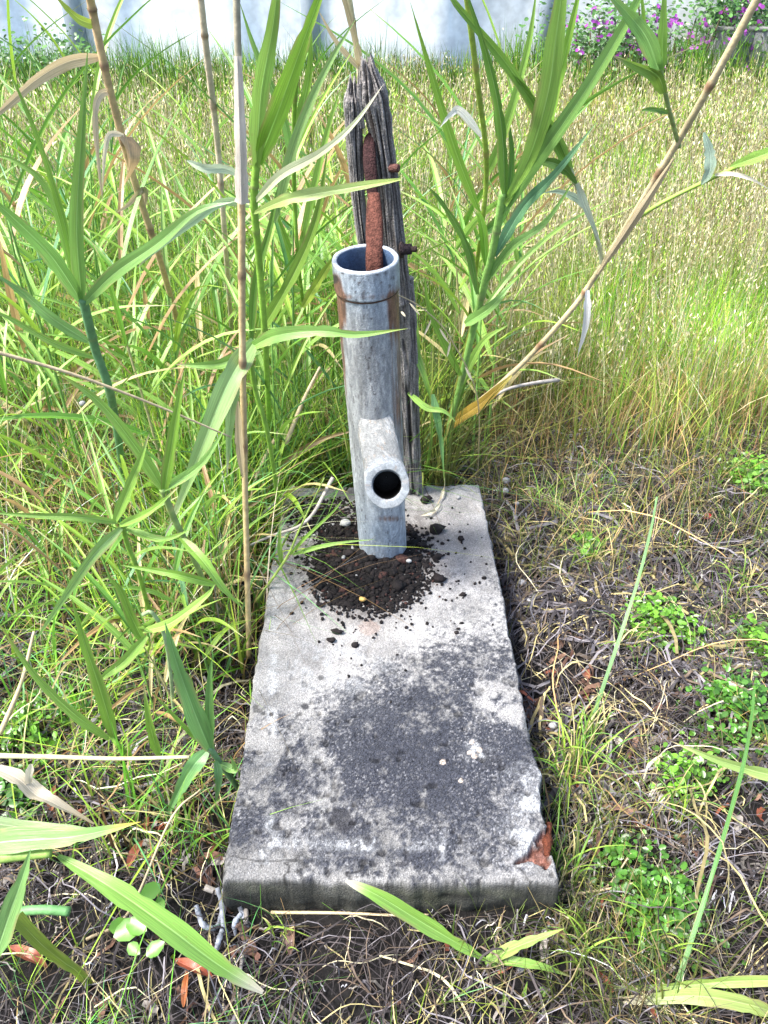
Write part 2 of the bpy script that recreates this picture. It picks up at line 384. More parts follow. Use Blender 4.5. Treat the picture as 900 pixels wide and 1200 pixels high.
    light = np.array([.315, .31, .305])*(1+.9*(fbm(X*14, Y*14, s=46)-.5)[:, None]+.5*(n2-.5)[:, None])*(1-.30*smooth(735, 900, py)[:, None])
    warm = (G(px, py, 500, 640, 60, 45)+.6*G(px, py, 390, 740, 60, 40)*1+.4*G(px,py,580,600,30,30))[:, None]
    light = light*(1-.4*warm)+np.array([.33, .28, .25])*.4*warm
    darkc = np.array([.020, .023, .034])
    C = light*(1-d[:, None])+darkc*d[:, None]
    g = (smooth(.50, .85, fbm(X*330, Y*330, s=61, o=3))*rng.uniform(.2, 1.3, len(X)))[:, None]*smooth(.1, .5, dark)[:, None]*(.15+.8*smooth(.35, .65, fbm(X*11, Y*11, s=63)))[:, None]   # pale aggregate specks
    C = C*(1-g)+np.array([.24, .24, .25])*g
    wv = np.clip(white*.75, 0, .7)[:, None]; C = C*(1-wv)+np.array([.40, .41, .42])*wv
    C = C*(1-np.clip(spot, 0, .92)[:, None])+np.array([.03, .03, .035])*np.clip(spot, 0, .92)[:, None]
    C = C*(1-.55*pit[:, None]*smooth(700, 850, py)[:, None])
    pebs = sum(smooth(.4, .6, G(px, py, cx, cy, s1, s1)) for cx, cy, s1 in ((556, 886, 4), (562, 879, 3.5), (550, 882, 3), (519, 893, 4), (540, 915, 3), (553, 870, 3)))[:, None]
    C = C*(1-np.clip(pebs, 0, .8))+np.array([.45, .38, .32])*np.clip(pebs, 0, .8)
    org = smooth(.35, .6, G(px, py, 634, 858, 6, 11)*(1+(n2-.5)))[:, None]*.8; C = C*(1-org)+np.array([.36, .20, .06])*org
    mud = smooth(.15, .8, (G(px, py, 432, 655, 95, 72)+.6*G(px, py, 375, 605, 50, 25))*(1+(n2-.5)*1.6+(n3-.5)*1.2))[:, None]*.62; C = C*(1-mud)+np.array([.045, .034, .03])*mud
    rs = smooth(.3, .6, G(px, py, 432, 735, 14, 10)*(1+(n3-.5)))[:, None]*.25; C = C*(1-rs)+np.array([.3, .16, .10])*rs
    rc = (cB*.95)[:, None]; C = C*(1-rc)+np.array([.13, .036, .016])*(.2+1.6*n3[:, None])*rc
    bc = smooth(.3, .9, n3+cB*.4-.3)[:, None]*rc*.3; C = C*(1-bc)+np.array([.34, .27, .26])*bc
    cc = (cA*.92)[:, None]; C = C*(1-cc)+np.array([.06, .025, .012])*cc
    ck = smooth(.035, .0, np.abs(fbm(X*10, Y*25, s=49)-.5))*smooth(985, 1010, py)*smooth(.45, .6, fbm(X*8, Y*3, s=52)); C = C*(1-.75*ck[:, None]); gr = rng.normal(0, .15, len(C))[:, None]*(1+1.2*d[:, None]); C = C*(1+gr)
    top = np.stack([X, Y, Z], 1)
    i = np.arange(nv-1)[:, None]*nu; j = np.arange(nu-1)[None]
    F = np.stack([i+j, i+j+1, i+nu+j+1, i+nu+j], -1).reshape(-1, 4)
    # skirt
    b = np.concatenate([np.arange(nu), np.arange(1, nv)*nu+nu-1, (nv-1)*nu+np.arange(nu-2, -1, -1), np.arange(nv-2, 0, -1)*nu])
    ctr = top.mean(0); m = len(b); Vs = [top]; Cs = [C]; Fs = [F]; prev = b; off = len(top)
    out = np.zeros((m, 2)); bu, bv = U[b], V[b]
    out[:, 0] = np.where(bu < .001, -1, np.where(bu > .999, 1, 0)); out[:, 1] = np.where(bv < .001, -1, np.where(bv > .999, 1, 0))
    for q in range(1, 15):
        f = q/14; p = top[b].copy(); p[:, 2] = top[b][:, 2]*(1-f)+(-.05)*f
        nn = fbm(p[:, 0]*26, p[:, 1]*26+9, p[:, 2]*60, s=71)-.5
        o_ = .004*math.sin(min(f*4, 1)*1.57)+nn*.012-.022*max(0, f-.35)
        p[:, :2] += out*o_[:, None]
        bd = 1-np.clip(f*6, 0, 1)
        cs = np.array([.045, .046, .04])*(1+nn[:, None]*1.8)  # dirty concrete sides, darkened further to paint in shade below the top edge
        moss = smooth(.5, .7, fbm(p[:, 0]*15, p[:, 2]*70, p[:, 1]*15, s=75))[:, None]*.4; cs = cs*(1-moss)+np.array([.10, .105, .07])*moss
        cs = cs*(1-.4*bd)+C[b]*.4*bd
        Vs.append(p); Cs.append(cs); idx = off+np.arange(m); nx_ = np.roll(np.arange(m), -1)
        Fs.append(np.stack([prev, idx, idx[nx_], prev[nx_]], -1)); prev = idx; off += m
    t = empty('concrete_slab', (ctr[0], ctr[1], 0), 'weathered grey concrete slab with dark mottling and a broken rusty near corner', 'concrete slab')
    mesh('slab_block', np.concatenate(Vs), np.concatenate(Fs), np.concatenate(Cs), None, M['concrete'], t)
    # rusty reinforcement in the broken corner
    rb = tube_obj('reinforcement_bar', [at(643, 966, z=Zs-.028), at(641, 985, z=Zs-.0235), at(641, 1004, z=Zs-.025)], [.006, .0095, .005], (.10, .030, .016), M['rust'], t, n=26, sides=10, jitter=.35, seed=4)
    v, f = blob(at(634, 969, z=Zs-.010), .009, 5, (1, 1, .6)); mesh('exposed_pebble', v, f, np.array([.30, .27, .26]), None, M['stone'], t)
make_slab()

# ------------------------------------------------------------ pipe
PB = at(449, 646, z=Zs-.01); PT = at(428, 302, Y=1.425)
AX = unit(PT-PB); PLEN = np.linalg.norm(PT-PB)
PA = unit(np.cross(AX, np.array([0, 1., 0]))); PC = np.cross(AX, PA)    # PC points away from / toward the viewer
SP1 = at(454, 570, Y=1.335); SPD = unit(np.array([0.02, -.93, .36]))
def in_bore(P, r=.0288, L=.13):      # the opening cut through the wall where the spout's bore runs
    q = P-SP1; a = -(q@SPD); return (a > .003) & (a < L) & (np.linalg.norm(q+a[:, None]*SPD, axis=1) < r)
def ringtube(s0, s1, prof, ns, nth, colf, name, parent):
    """lathe around the pipe axis; prof(t) -> list of (s, r)"""
    prof = np.array(prof); n = len(prof); th = np.linspace(0, 2*np.pi, nth, endpoint=False)
    S = np.repeat(prof[:, 0], nth); R = np.repeat(prof[:, 1], nth); T = np.tile(th, n)
    cx, cy = np.cos(T), np.sin(T)
    dn = (fbm(cx*3, cy*3, S*18, s=81)-.5)*.0022+(fbm(cx*9, cy*9, S*60, s=84)-.5)*.0010
    P = PB+AX*S[:, None]+((R+dn)*cx)[:, None]*PA+((R+dn)*cy)[:, None]*PC
    i = np.arange(n-1)[:, None]*nth; j = np.arange(nth)[None]; j2 = (j+1) % nth
    F = np.stack([i+j, i+j2, i+nth+j2, i+nth+j], -1).reshape(-1, 4)
    F = F[~in_bore(P)[F].any(1)]
    return mesh(name, P, F, colf(P, S, R, T), None, M['zinc'], parent)
def zinc_col(P, S, R, T):
    px, py = proj(P); front = (P[:, 1] < (PB+AX*S[:, None])[:, 1]+.02)
    a = np.clip(.5+1.5*(fbm(np.cos(T)*5, np.sin(T)*5, S*16, s=91)-.5), 0, 1); b = np.clip(.5+1.7*(fbm(np.cos(T)*16, np.sin(T)*16, S*60, s=92)-.5), 0, 1); c = fbm(np.cos(T)*2.2, np.sin(T)*2.2, S*6, s=93)
    k = fbm(np.cos(T)*9, np.sin(T)*9, S*9, s=98)
    base = np.array([.35, .375, .41])*(.55+.9*a[:, None])
    wt = smooth(.46, .64, b*.55+a*.45)[:, None]*.8; base = base*(1-wt)+np.array([.50, .53, .56])*wt
    # duller grey brown middle reach
    g = (smooth(345, 400, py)*(1-smooth(500, 580, py)))[:, None]*.45; base = base*(1-g)+np.array([.24, .23, .22])*(.4+1.2*b[:, None])*g
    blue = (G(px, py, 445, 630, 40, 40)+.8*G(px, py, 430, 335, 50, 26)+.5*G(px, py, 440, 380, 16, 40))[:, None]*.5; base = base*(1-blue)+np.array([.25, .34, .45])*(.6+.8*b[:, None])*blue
    rust = (1.1*G(px, py, 396, 365, 9, 26)+.8*G(px, py, 392, 335, 7, 16)+.75*G(px, py, 462, 360, 9, 30)+.4*G(px, py, 400, 470, 9, 90)+.5*G(px, py, 467, 450, 6, 90)+.5*G(px, py, 455, 608, 22, 6)+.35*G(px, py, 430, 348, 50, 5)+.28*smooth(.55, .75, fbm(np.cos(T)*7, np.sin(T)*7, S*3, s=97))*smooth(340, 380, py)*(1-smooth(560, 620, py)))
    rust = smooth(.24, .62, rust*(.45+1.1*k)+.18*(a-.5))[:, None]*front[:, None]
    base = base*(1-.9*rust)+np.array([.16, .068, .03])*(.5+1.0*b[:, None])*.9*rust
    sp = smooth(.70, .76, fbm(np.cos(T)*22, np.sin(T)*22, S*130, s=95, o=2))[:, None]*.7*smooth(.4,.6,c)[:, None]
    sp = np.maximum(sp, (smooth(.4, .6, G(px, py, 392, 327, 6, 6)*(1+(b-.5)))*front*.95)[:, None])
    sp = np.maximum(sp, (smooth(.4, .6, G(px, py, 402, 319, 3, 3))*front*.8)[:, None])
    for cx, cy in ((452, 320), (446, 331), (456, 335), (441, 322), (460, 326)): sp = np.maximum(sp, (smooth(.4, .7, G(px, py, cx, cy, 3, 2.6)*(1+(b-.5)*1.5))*front*.7)[:, None])
    return base*(1-sp)+np.array([.05, .04, .045])*sp
pipe = empty('iron_pipe', PB, 'upright galvanised iron pipe with a side spout, standing on the slab', 'pipe')
RO = .0590; s_seam = PLEN-.0585
pr = [(s, RO) for s in np.linspace(0, s_seam-.002, 300)]
ringtube(0, 1, pr, 300, 160, zinc_col, 'barrel', pipe)
pr = [(s_seam-.001, RO-.003), (s_seam, RO+.0015), (s_seam+.002, RO+.0032)]+[(s, RO+.0034) for s in np.linspace(s_seam+.004, PLEN-.003, 26)]
pr += [(PLEN-.001, RO+.0024), (PLEN, RO+.0005), (PLEN, RO-.0035), (PLEN-.0015, RO-.0055)]+[(s, RO-.0062) for s in np.linspace(PLEN-.004, PLEN-.30, 30)]+[(PLEN-.301, .001)]
def rimcol(P, S, R, T):
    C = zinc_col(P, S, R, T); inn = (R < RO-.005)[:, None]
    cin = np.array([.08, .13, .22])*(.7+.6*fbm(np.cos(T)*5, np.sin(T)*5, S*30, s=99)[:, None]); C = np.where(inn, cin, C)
    lip = ((S > PLEN-.004) & (R > RO-.006))[:, None]; return np.where(lip, np.array([.46, .50, .54])*(.7+.5*fbm(np.cos(T)*8, np.sin(T)*8, s=12)[:, None]), C)
ringtube(0, 1, pr, 60, 120, rimcol, 'coupling', pipe)
# seam ring of rust
def rcol(P, S, R, T): return np.array([.07, .035, .024])*(.4+1.3*fbm(np.cos(T)*7, np.sin(T)*7, S*9, s=2)[:, None])
ringtube(0, 1, [(s_seam-.004, RO-.001), (s_seam-.003, RO+.0018), (s_seam-.0005, RO+.0022), (s_seam+.0002, RO-.001)], 4, 120, rcol, 'seam', pipe)
def make_spout():
    c1 = at(454, 570, Y=1.335); c0 = at(441, 503, Y=1.406)
    d = unit(np.array([0.02, -.93, .36]))        # way the mouth faces
    A = unit(np.cross(d, np.array([0, 0, 1.]))); B = np.cross(A, d)
    prof = [(-.42, .001), (-.40, .012), (-.33, .021), (-.22, .029), (-.11, .0342), (-.04, .0362)]
    for k in range(26):
        t = k/25; prof.append((t*.93, 0.0390+.0025*t+.0045*smooth(.72, .95, t)))
    prof += [(.965, .0468), (.99, .0465), (1.0, .0448), (1.006, .042), (1.004, .0360), (.99, .0322), (.96, .0308)]
    for k in range(20): prof.append((.95-.045*k, .0300))
    prof.append((.09, .001))
    nth = 72; th = np.linspace(0, 2*np.pi, nth, endpoint=False); V = []; C = []
    for q, (s, r) in enumerate(prof):
        c = (c0+(c1-c0)*s if q < 39 else c1-d*(1-s)*.105)+np.array([0, .06, -.02])*max(0, -s)**1.2
        nb = fbm(np.cos(th)*4, np.sin(th)*4, s*9+0*th, s=101); n2 = fbm(np.cos(th)*12, np.sin(th)*12, s*26+0*th, s=103)
        rr = r*(1+(nb-.5)*.05)+(n2-.5)*.0012
        V.append(c+(rr*np.cos(th))[:, None]*A+(rr*np.sin(th))[:, None]*B*1.05)
        if q < 39:
            cc = np.array([.21, .215, .21])*(.5+1.0*n2[:, None]); w_ = smooth(.5, .75, nb)[:, None]*.6
            cc = cc*(1-w_)+np.array([.42, .43, .43])*w_
            lipm = float(smooth(.8, .97, s)); cc = cc*(1-.55*lipm)+np.array([.42, .46, .49])*(.6+.8*n2[:, None])*.55*lipm
            rsp = smooth(.66, .74, n2)[:, None]*.5; cc = cc*(1-rsp)+np.array([.26, .17, .10])*rsp
        else:
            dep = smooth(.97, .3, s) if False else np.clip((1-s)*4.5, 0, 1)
            cc = np.array([.16, .20, .27])*(1-dep)*(.7+.6*n2[:, None])+np.array([.008, .007, .006])*dep*(.6+.8*nb[:, None])  # bore colour falls to near black inward, painting the hole's shade
        C.append(cc)
    V = np.concatenate(V); C = np.concatenate(C); n = len(prof)
    i = np.arange(n-1)[:, None]*nth; j = np.arange(nth)[None]; j2 = (j+1) % nth
    F = np.stack([i+j, i+nth+j, i+nth+j2, i+j2], -1).reshape(-1, 4)
    inn = in_bore(V); inn[39*nth:] = False; F = F[~inn[F].any(1)]
    sp = mesh('spout', V, F, C, None, M['zinc'], pipe)
make_spout()

# ------------------------------------------------------------ rusty lever and wooden post
t = empty('rusty_iron_lever', at(437, 318, Y=1.45), 'rusty red brown iron lever rising out of the pipe between the post prongs', 'iron bar')
def flat_bar(name, pts, wpx, th, c, parent, seed=1):
    P = catmull([at(*p[:2], Y=p[2]) for p in pts], 40); Wd = np.interp(np.linspace(0, 1, 40), np.linspace(0, 1, len(wpx)), wpx)
    nth = 14; V = []; C = []
    T = unit(np.gradient(P, axis=0)); A = unit(np.cross(T, np.array([0, 1., .2]))); B = np.cross(T, A)
    for i in range(40):
        w_ = Wd[i]*depth(P[i])/F_PX/2
        for k in range(nth):
            q = 2*math.pi*k/nth; cx = math.copysign(abs(math.cos(q))**.7, math.cos(q)); cy = math.copysign(abs(math.sin(q))**.7, math.sin(q))
            j = 1+.12*(fbm(cx*2+i*.3, cy*2, seed, s=7)-.5); V.append(P[i]+A[i]*w_*cx*j+B[i]*th*cy*j); C.append(np.array(c)*(.6+.8*fbm(cx*3, cy*3, i*.25, s=seed+9)))
    i = np.arange(39)[:, None]*nth; j = np.arange(nth)[None]; j2 = (j+1) % nth
    F = [tuple(x) for x in np.stack([i+j, i+j2, i+nth+j2, i+nth+j], -1).reshape(-1, 4)]
    F += [tuple(range(nth))[::-1], tuple(39*nth+k for k in range(nth))]
    return mesh(name, np.array(V), F, np.array(C), None, M['rust'], parent)
flat_bar('lower_bar', [(444, 420, 1.455), (439, 318, 1.455), (439, 270, 1.50), (438, 228, 1.54)], [19, 20, 21, 20, 21, 19, 14], .011, (.11, .042, .030), t)
flat_bar('upper_bar', [(438, 240, 1.556), (434, 200, 1.575), (433, 168, 1.60), (434, 158, 1.61)], [11, 15, 16, 15, 12, 7], .009, (.04, .018, .018), t, 3)

def wood_loft(pts, wpx, dep, seed, nth=96, n=190, ragged=0.):
    """pts (px,py,Y) centre line; wpx full width in px; returns arrays"""
    P = catmull([at(*p[:2], Y=p[2]) for p in pts], n); tt = np.linspace(0, 1, n)
    Wd = np.interp(tt, np.linspace(0, 1, len(wpx)), wpx); T = unit(np.gradient(P, axis=0))
    A = unit(np.cross(T, np.array([0, 1., 0]))); B = np.cross(T, A)
    th = np.linspace(0, 2*np.pi, nth, endpoint=False)
    V = []; C = []
    for i in range(n):
        hw = Wd[i]*depth(P[i])/F_PX/2; cx = np.sign(np.cos(th))*np.abs(np.cos(th))**.75; cy = np.sign(np.sin(th))*np.abs(np.sin(th))**.75
        L_ = i/n*np.linalg.norm(P[-1]-P[0])
        gr = .55*fbm(np.cos(th)*2.6+seed, np.sin(th)*2.6, L_*4+0*th, s=seed, o=3)+.45*fbm(np.cos(th)*9+seed, np.sin(th)*9, L_*7+0*th, s=seed+1, o=2); gr = 1-np.abs(gr-.5)*2      # long ridges
        fi = np.clip(.5+1.6*(fbm(np.cos(th)*14, np.sin(th)*14, L_*22+0*th, s=seed+3, o=3)-.5), 0, 1)
        crack = smooth(.60, .68, fbm(np.cos(th)*6+seed, np.sin(th)*6, L_*3.2+0*th, s=seed+5, o=2))
        rr = 1+(gr-.7)*.30+(fi-.5)*.20-crack*.34
        end = ragged*np.clip((tt[i]-.86)/.14, 0, 1)
        c_ = P[i]+A[i]*0
        V.append(c_+(hw*cx*rr*(1-.55*end))[:, None]*A[i]+(dep*cy*rr*(1-.5*end))[:, None]*B[i] + T[i]*((fi-.5)*.045*end)[:, None])
        b = np.array([.17, .155, .15])*(.3+1.3*fi[:, None]); pale = smooth(.5, .75, gr*.5+fi*.5)[:, None]
        b = b*(1-.5*pale)+np.array([.36, .34, .33])*.5*pale
        wr = smooth(.6, .8, fbm(th*3+seed, L_*9+0*th, s=seed+11))[:, None]*.35; b = b*(1-wr)+np.array([.17, .11, .08])*wr
        b = b*(1-.8*crack[:, None])+np.array([.015, .012, .012])*.8*crack[:, None]; C.append(b)
    V = np.concatenate(V); C = np.concatenate(C)
    i = np.arange(n-1)[:, None]*nth; j = np.arange(nth)[None]; j2 = (j+1) % nth
    F = [tuple(x) for x in np.stack([i+j, i+j2, i+nth+j2, i+nth+j], -1).reshape(-1, 4)]
    e = len(V); V = np.concatenate([V, P[:1], P[-1:]]); C = np.concatenate([C, [[.1, .09, .08]], [[.12, .11, .1]]])
    F += [(e, (k+1) % nth, k) for k in range(nth)]+[(e+1, (n-1)*nth+k, (n-1)*nth+(k+1) % nth) for k in range(nth)]
    return V, F, C
pb = at(484, 590, z=-.04)
post = empty('wooden_post', pb, 'split grey weathered timber post behind the pipe, forked round the rusty lever', 'wooden post')
def wl(name, *a, **k):
    V, F, C = wood_loft(*a, **k); return mesh(name, V, F, C, None, M['wood'], post)
wl('trunk', [(485, 600, 1.80), (481, 520, 1.77), (476, 420, 1.73), (468, 330, 1.69)], [21, 22, 26, 32], .028, 11)
wl('left_prong', [(436, 345, 1.66), (427, 290, 1.65), (419, 220, 1.64), (415, 160, 1.625), (413, 122, 1.615), (413, 98, 1.61)], [10, 12, 15, 18, 19, 12], .030, 23, ragged=1.)
wl('right_prong', [(470, 350, 1.68), (462, 290, 1.66), (455, 220, 1.645), (447, 160, 1.625), (439, 115, 1.612), (431, 76, 1.60)], [24, 25, 25, 25, 31, 22], .032, 37, ragged=1.)
wl('splinter', [(424, 150, 1.60), (421, 120, 1.597), (421, 90, 1.595)], [7, 9, 4], .008, 51, nth=20, n=40, ragged=1.)
def disc(name, p, r, L_, d, colr, m, parent, sides=10):
    p = np.asarray(p); d = unit(np.array(d, float)); return tube_obj(name, [p-d*L_/2, p-d*L_/2*.8, p+d*L_/2*.8, p+d*L_/2], [r*.88, r, r, r*.85], colr, m, parent, sides=sides)
disc('bolt_nut', at(476, 292, Y=1.60), .0125, .022, (1, -.3, .1), (.030, .022, .026), M['rust'], post, 6)
disc('bolt_washer', at(471, 293, Y=1.61), .0165, .005, (1, -.3, .1), (.05, .035, .03), M['rust'], post, 18)
disc('bolt_shank', at(480, 292, Y=1.595), .006, .03, (1, -.3, .1), (.05, .035, .03), M['rust'], post, 8)
disc('nail_head', at(462, 197, Y=1.60), .008, .02, (1, -.5, .1), (.13, .06, .05), M['rust'], post, 10)

# ------------------------------------------------------------ soil heap, crumbs, clods
def crumbs():
    mb = MB()
    # low mound
    n = 70; a = np.linspace(-1.25, 1.25, n); X, Y = np.meshgrid(a, a); X = X.ravel(); Y = Y.ravel()
    c = at(433, 657, z=Zs)
    sx, sy = .150, .178
    th = np.arctan2(Y, X); rad = np.hypot(X, Y); lim = .78+.30*(fbm(np.cos(th)*2+4, np.sin(th)*2, s=6)-.5)*2
    hgt = np.clip(1-rad/lim, -.2, 1); z = .020*hgt**1.0*np.sign(1)+(fbm(X*9, Y*9, s=66)-.5)*.010*np.clip(hgt*3, 0, 1)
    z = np.where(hgt > 0, np.clip(hgt, 0, 1)**.7*.012+(fbm(X*9, Y*9, s=66)-.5)*.010*np.clip(hgt*3, 0, 1), -.012)
    P = np.stack([c[0]+X*sx, c[1]+Y*sy, Zs+z-.001], 1)
    i = np.arange(n-1)[:, None]*n; j = np.arange(n-1)[None]; F = np.stack([i+j, i+j+1, i+n+j+1, i+n+j], -1).reshape(-1, 4)
    k = (hgt.reshape(n, n) > -.05); ok = (k[:-1, :-1] & k[1:, 1:] & k[:-1, 1:] & k[1:, :-1]).ravel()
    F = F[ok]; F = np.concatenate([F[:, [0, 1, 2]], F[:, [0, 2, 3]]])
    mb.add(P, F, np.array([.007, .005, .0045]))
    r = random.Random(3); cnt = 0
    while cnt < 6800:
        q = r.random()
        if q < .84:
            px, py = r.gauss(436, 42), r.gauss(661, 32)
        elif q < .975: px, py = r.gauss(378, 28), r.gauss(605, 14)
        elif q < .993: px, py = r.gauss(440, 62), r.gauss(680, 35)
        else: px, py = r.gauss(420, 90), r.gauss(710, 60)
        if not (335 < px < 590 and 583 < py < 860): continue
        if (px-449)**2/31**2+(py-638)**2/21**2 < 1: continue
        p = at(px, py, z=Zs); dx, dy = (p[0]-c[0])/sx, (p[1]-c[1])/sy; rd = math.hypot(dx, dy)
        if rd > .95+.25*r.random() and q < .84 and r.random() < .93: continue
        hz = .012*max(0, 1-rd/.8)**.7+(.005 if rd < .8 else 0)*r.random(); s = abs(r.gauss(0, 1))*.0022+.0017
        if r.random() < .07: s *= 2
        if rd > 1.0: s = min(s, .0045)
        if px > 500 and py > 740: continue
        v, f = blob((p[0], p[1], Zs+hz+s*.3), s, r.random()*50, (r.uniform(.7, 1.3), r.uniform(.7, 1.3), r.uniform(.5, .9)), rings=4, seg=5, amp=.7)
        cc = np.array([.007, .0052, .0052])*r.uniform(.4, 1.9)
        u = r.random()
        if u < .05: cc = np.array([.05, .022, .018])
        elif u < .062: cc = np.array([.25, .25, .25])
        mb.add(v, f, cc); cnt += 1
    tag(mb.build('soil_heap', M['crumb'], None, False), 'dark brown crumbly soil heap round the foot of the pipe', 'soil', kind='stuff')
    spots = [(510, 622, 8.5), (515, 681, 8), (498, 588, 7), (511, 655, 6), (540, 632, 4), (388, 751, 5), (396, 742, 5), (416, 757, 4.5), (375, 710, 4.5), (543, 698, 3.5), (535, 742, 3), (408, 655, 7)]
    labs = ['largest dark soil clod on the slab, right of the spout', 'angular dark clod on bare concrete lower right of the pipe', 'dark clod under the oat spikelet near the far slab edge', 'dark oblong clod at the right rim of the soil heap',
            'small round dark clod alone near the right slab edge, level with the spout', 'dark crumb below the soil heap, left of a close pair', 'dark crumb below the soil heap, upper of a close pair', 'dark crumb below the soil heap, rightmost of the three', 'dark flat crumb at the lower left of the soil heap',
            'small dark crumb alone on the bare right half of the slab', 'tiny dark crumb farthest down the bare right half', 'brown clod on the heap left of the pipe']
    for k, (px, py, s) in enumerate(spots):
        p = at(px, py, z=Zs); s = s*depth(p)/F_PX; v, f = blob((p[0], p[1], Zs+s*.45+(.012 if k == 11 else 0)), s, k*7+2, (1.1, .85, .65), rings=5, seg=7, amp=.95)
        tag(mesh('soil_clod', v, f, np.array([.016, .012, .012]), None, M['crumb'], None, False), labs[k], 'soil clod', 'clods on the slab')
    for px, py, s, lb in ((405, 619, 6, 'white pebble lying on the soil left of the pipe'), (479, 664, 3, 'small white pebble at the right foot of the pipe'), (425, 709, 4, 'yellowish pebble at the near tip of the soil heap')):
        p = at(px, py, z=Zs); s = s*depth(p)/F_PX; v, f = blob((p[0], p[1], Zs+.018), s, px, (1.2, .8, .7), rings=5, seg=8, amp=.3)
        tag(mesh('pebble', v, f, np.array([.40, .40, .39] if py < 700 else [.5, .32, .1]), None, M['stone']), lb, 'pebble')
crumbs()

# ------------------------------------------------------------ loose vegetation fields (nobody could count them)
GREEN = np.array([.13, .31, .035]); LIME = np.array([.29, .47, .05]); BLUEG = np.array([.10, .27, .09]); STRAW = np.array([.57, .48, .22]); PALE = np.array([.78, .71, .46]); TAN = np.array([.42, .27, .12]); GREY = np.array([.33, .30, .27])
def blades(name, X, Y, Hh, Wd, lean, pal, wts, label, cat, S=3, seed=0, z0=None, droop=.25, dirb=None, m='grass', basec=(.045, .038, .016)):
    r = np.random.default_rng(seed+100); N = len(X)
    Z = gz(X, Y)-.01 if z0 is None else z0
    a = r.uniform(0, 2*np.pi, N) if dirb is None else dirb+r.normal(0, .8, N)
    D = np.stack([np.cos(a), np.sin(a), 0*a], 1); ln = np.minimum(np.abs(r.normal(0, 1, N))*lean, 1.5)
    fa = r.uniform(0, np.pi, N); Sd = np.stack([np.cos(fa), np.sin(fa)*.6, 0*fa], 1)
    root = np.stack([X, Y, Z], 1); V = []; c = np.array(pal)[r.choice(len(pal), N, p=np.array(wts)/sum(wts))]*np.exp(r.normal(0, .25, N))[:, None]
    c = c*(1+r.normal(0, .08, (N, 3))); k1 = fbm(X*1.7, Y*1.7, s=401)[:, None]; k2 = fbm(X*4.5, Y*4.5, s=402)[:, None]; c = c*np.clip(-.10+1.4*k1+1.1*k2, .2, 1.8); k3 = smooth(.5, .7, fbm(X*1.1+9, Y*1.1, s=403))[:, None]; kk = .35*k3*(X > .1)[:, None]+.12*k3; c = c*(1-kk)+TAN*c.mean(1, keepdims=True)/TAN.mean()*kk; Cc = []
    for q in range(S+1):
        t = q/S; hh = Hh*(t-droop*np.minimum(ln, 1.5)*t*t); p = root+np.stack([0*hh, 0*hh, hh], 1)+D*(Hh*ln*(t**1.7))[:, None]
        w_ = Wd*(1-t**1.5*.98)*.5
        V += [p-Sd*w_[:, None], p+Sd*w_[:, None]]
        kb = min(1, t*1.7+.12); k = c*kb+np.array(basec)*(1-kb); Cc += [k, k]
    V = np.stack(V, 1).reshape(-1, 3); Cc = np.stack(Cc, 1).reshape(-1, 3); n = 2*(S+1)
    b = (np.arange(N)*n)[:, None]; F = np.concatenate([np.stack([b+2*q, b+2*q+1, b+2*q+3, b+2*q+2], -1).reshape(-1, 4) for q in range(S)])
    return tag(mesh(name, V, F, Cc, None, M[m]), label, cat, kind='stuff')
def scatter(N, x0, x1, y0, y1, dens, seed):
    r = np.random.default_rng(seed); X = r.uniform(x0, x1, N*3); Y = r.uniform(y0, y1, N*3)
    return keep(X, Y, dens, N, r)
def keep(X, Y, dens, N, r):
    px, py = proj(np.stack([X, Y, 0*X+.05], 1)); ok = (px > -160) & (px < 1060) & (py < 1330)
    inside = (np.abs(X-.0) < .30) & (Y > .62) & (Y < 1.88)     # nothing grows through the slab
    q, s_ = quad[0], quad[2]
    lx = np.interp(Y, [quad[0][1], quad[3][1]], [quad[0][0], quad[3][0]]); rx = np.interp(Y, [quad[1][1], quad[2][1]], [quad[1][0], quad[2][0]])
    inside = (X > lx-.006) & (X < rx+.006) & (Y > quad[0][1]-.01) & (Y < quad[2][1]+.01)
    pr = np.clip(dens(X, Y, px, py), 0, 1); ok &= ~inside & (r.uniform(0, 1, len(X)) < pr)
    i = np.nonzero(ok)[0][:N]; return X[i], Y[i]
def logY(N, y0, y1, seed, spread=1.0):       # even in the picture: more, smaller area near; wedge of view
    r = np.random.default_rng(seed); Y = y0*(y1/y0)**r.uniform(0, 1, N*3)
    hw = (Y*.814+.77)*.62; X = r.uniform(-1, 1, N*3)*hw; return X, Y, r
# far meadow: fine green and straw blades
patch = lambda X, Y: fbm(X*.9+2, Y*.9, s=301)
X, Y, r = logY(60000, 2.5, 11.0, 1)
X, Y = keep(X, Y, lambda X, Y, px, py: .12+1.1*smooth(.38, .62, fbm(X*3, Y*3, s=300)), 60000, r)
sc_ = np.clip(Y/4, .7, 2.2)
H_ = r.uniform(.12, .38, len(X))*(.45+1.1*fbm(X*2.3, Y*2.3, s=299)); px, py = proj(np.stack([X, Y, 0*X], 1))
gr = smooth(.42, .62, patch(X, Y))+.8*(px < 520)+1.0*G(px, py, 740, 250, 60, 35)+1.2*G(px, py, 860, 345, 70, 40)
isg = r.uniform(0, 1, len(X)) < np.clip(.40+.5*gr, 0, .92)
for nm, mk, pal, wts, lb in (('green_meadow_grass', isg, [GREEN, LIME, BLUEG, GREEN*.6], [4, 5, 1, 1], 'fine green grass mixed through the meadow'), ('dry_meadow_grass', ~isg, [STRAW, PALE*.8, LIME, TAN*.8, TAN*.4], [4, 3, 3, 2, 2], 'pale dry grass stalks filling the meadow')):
    blades(nm, X[mk], Y[mk], H_[mk]*(1 if nm[0] == 'g' else 1.1), (.0055*sc_)[mk], .5, pal, wts, lb, 'grass', seed=5)
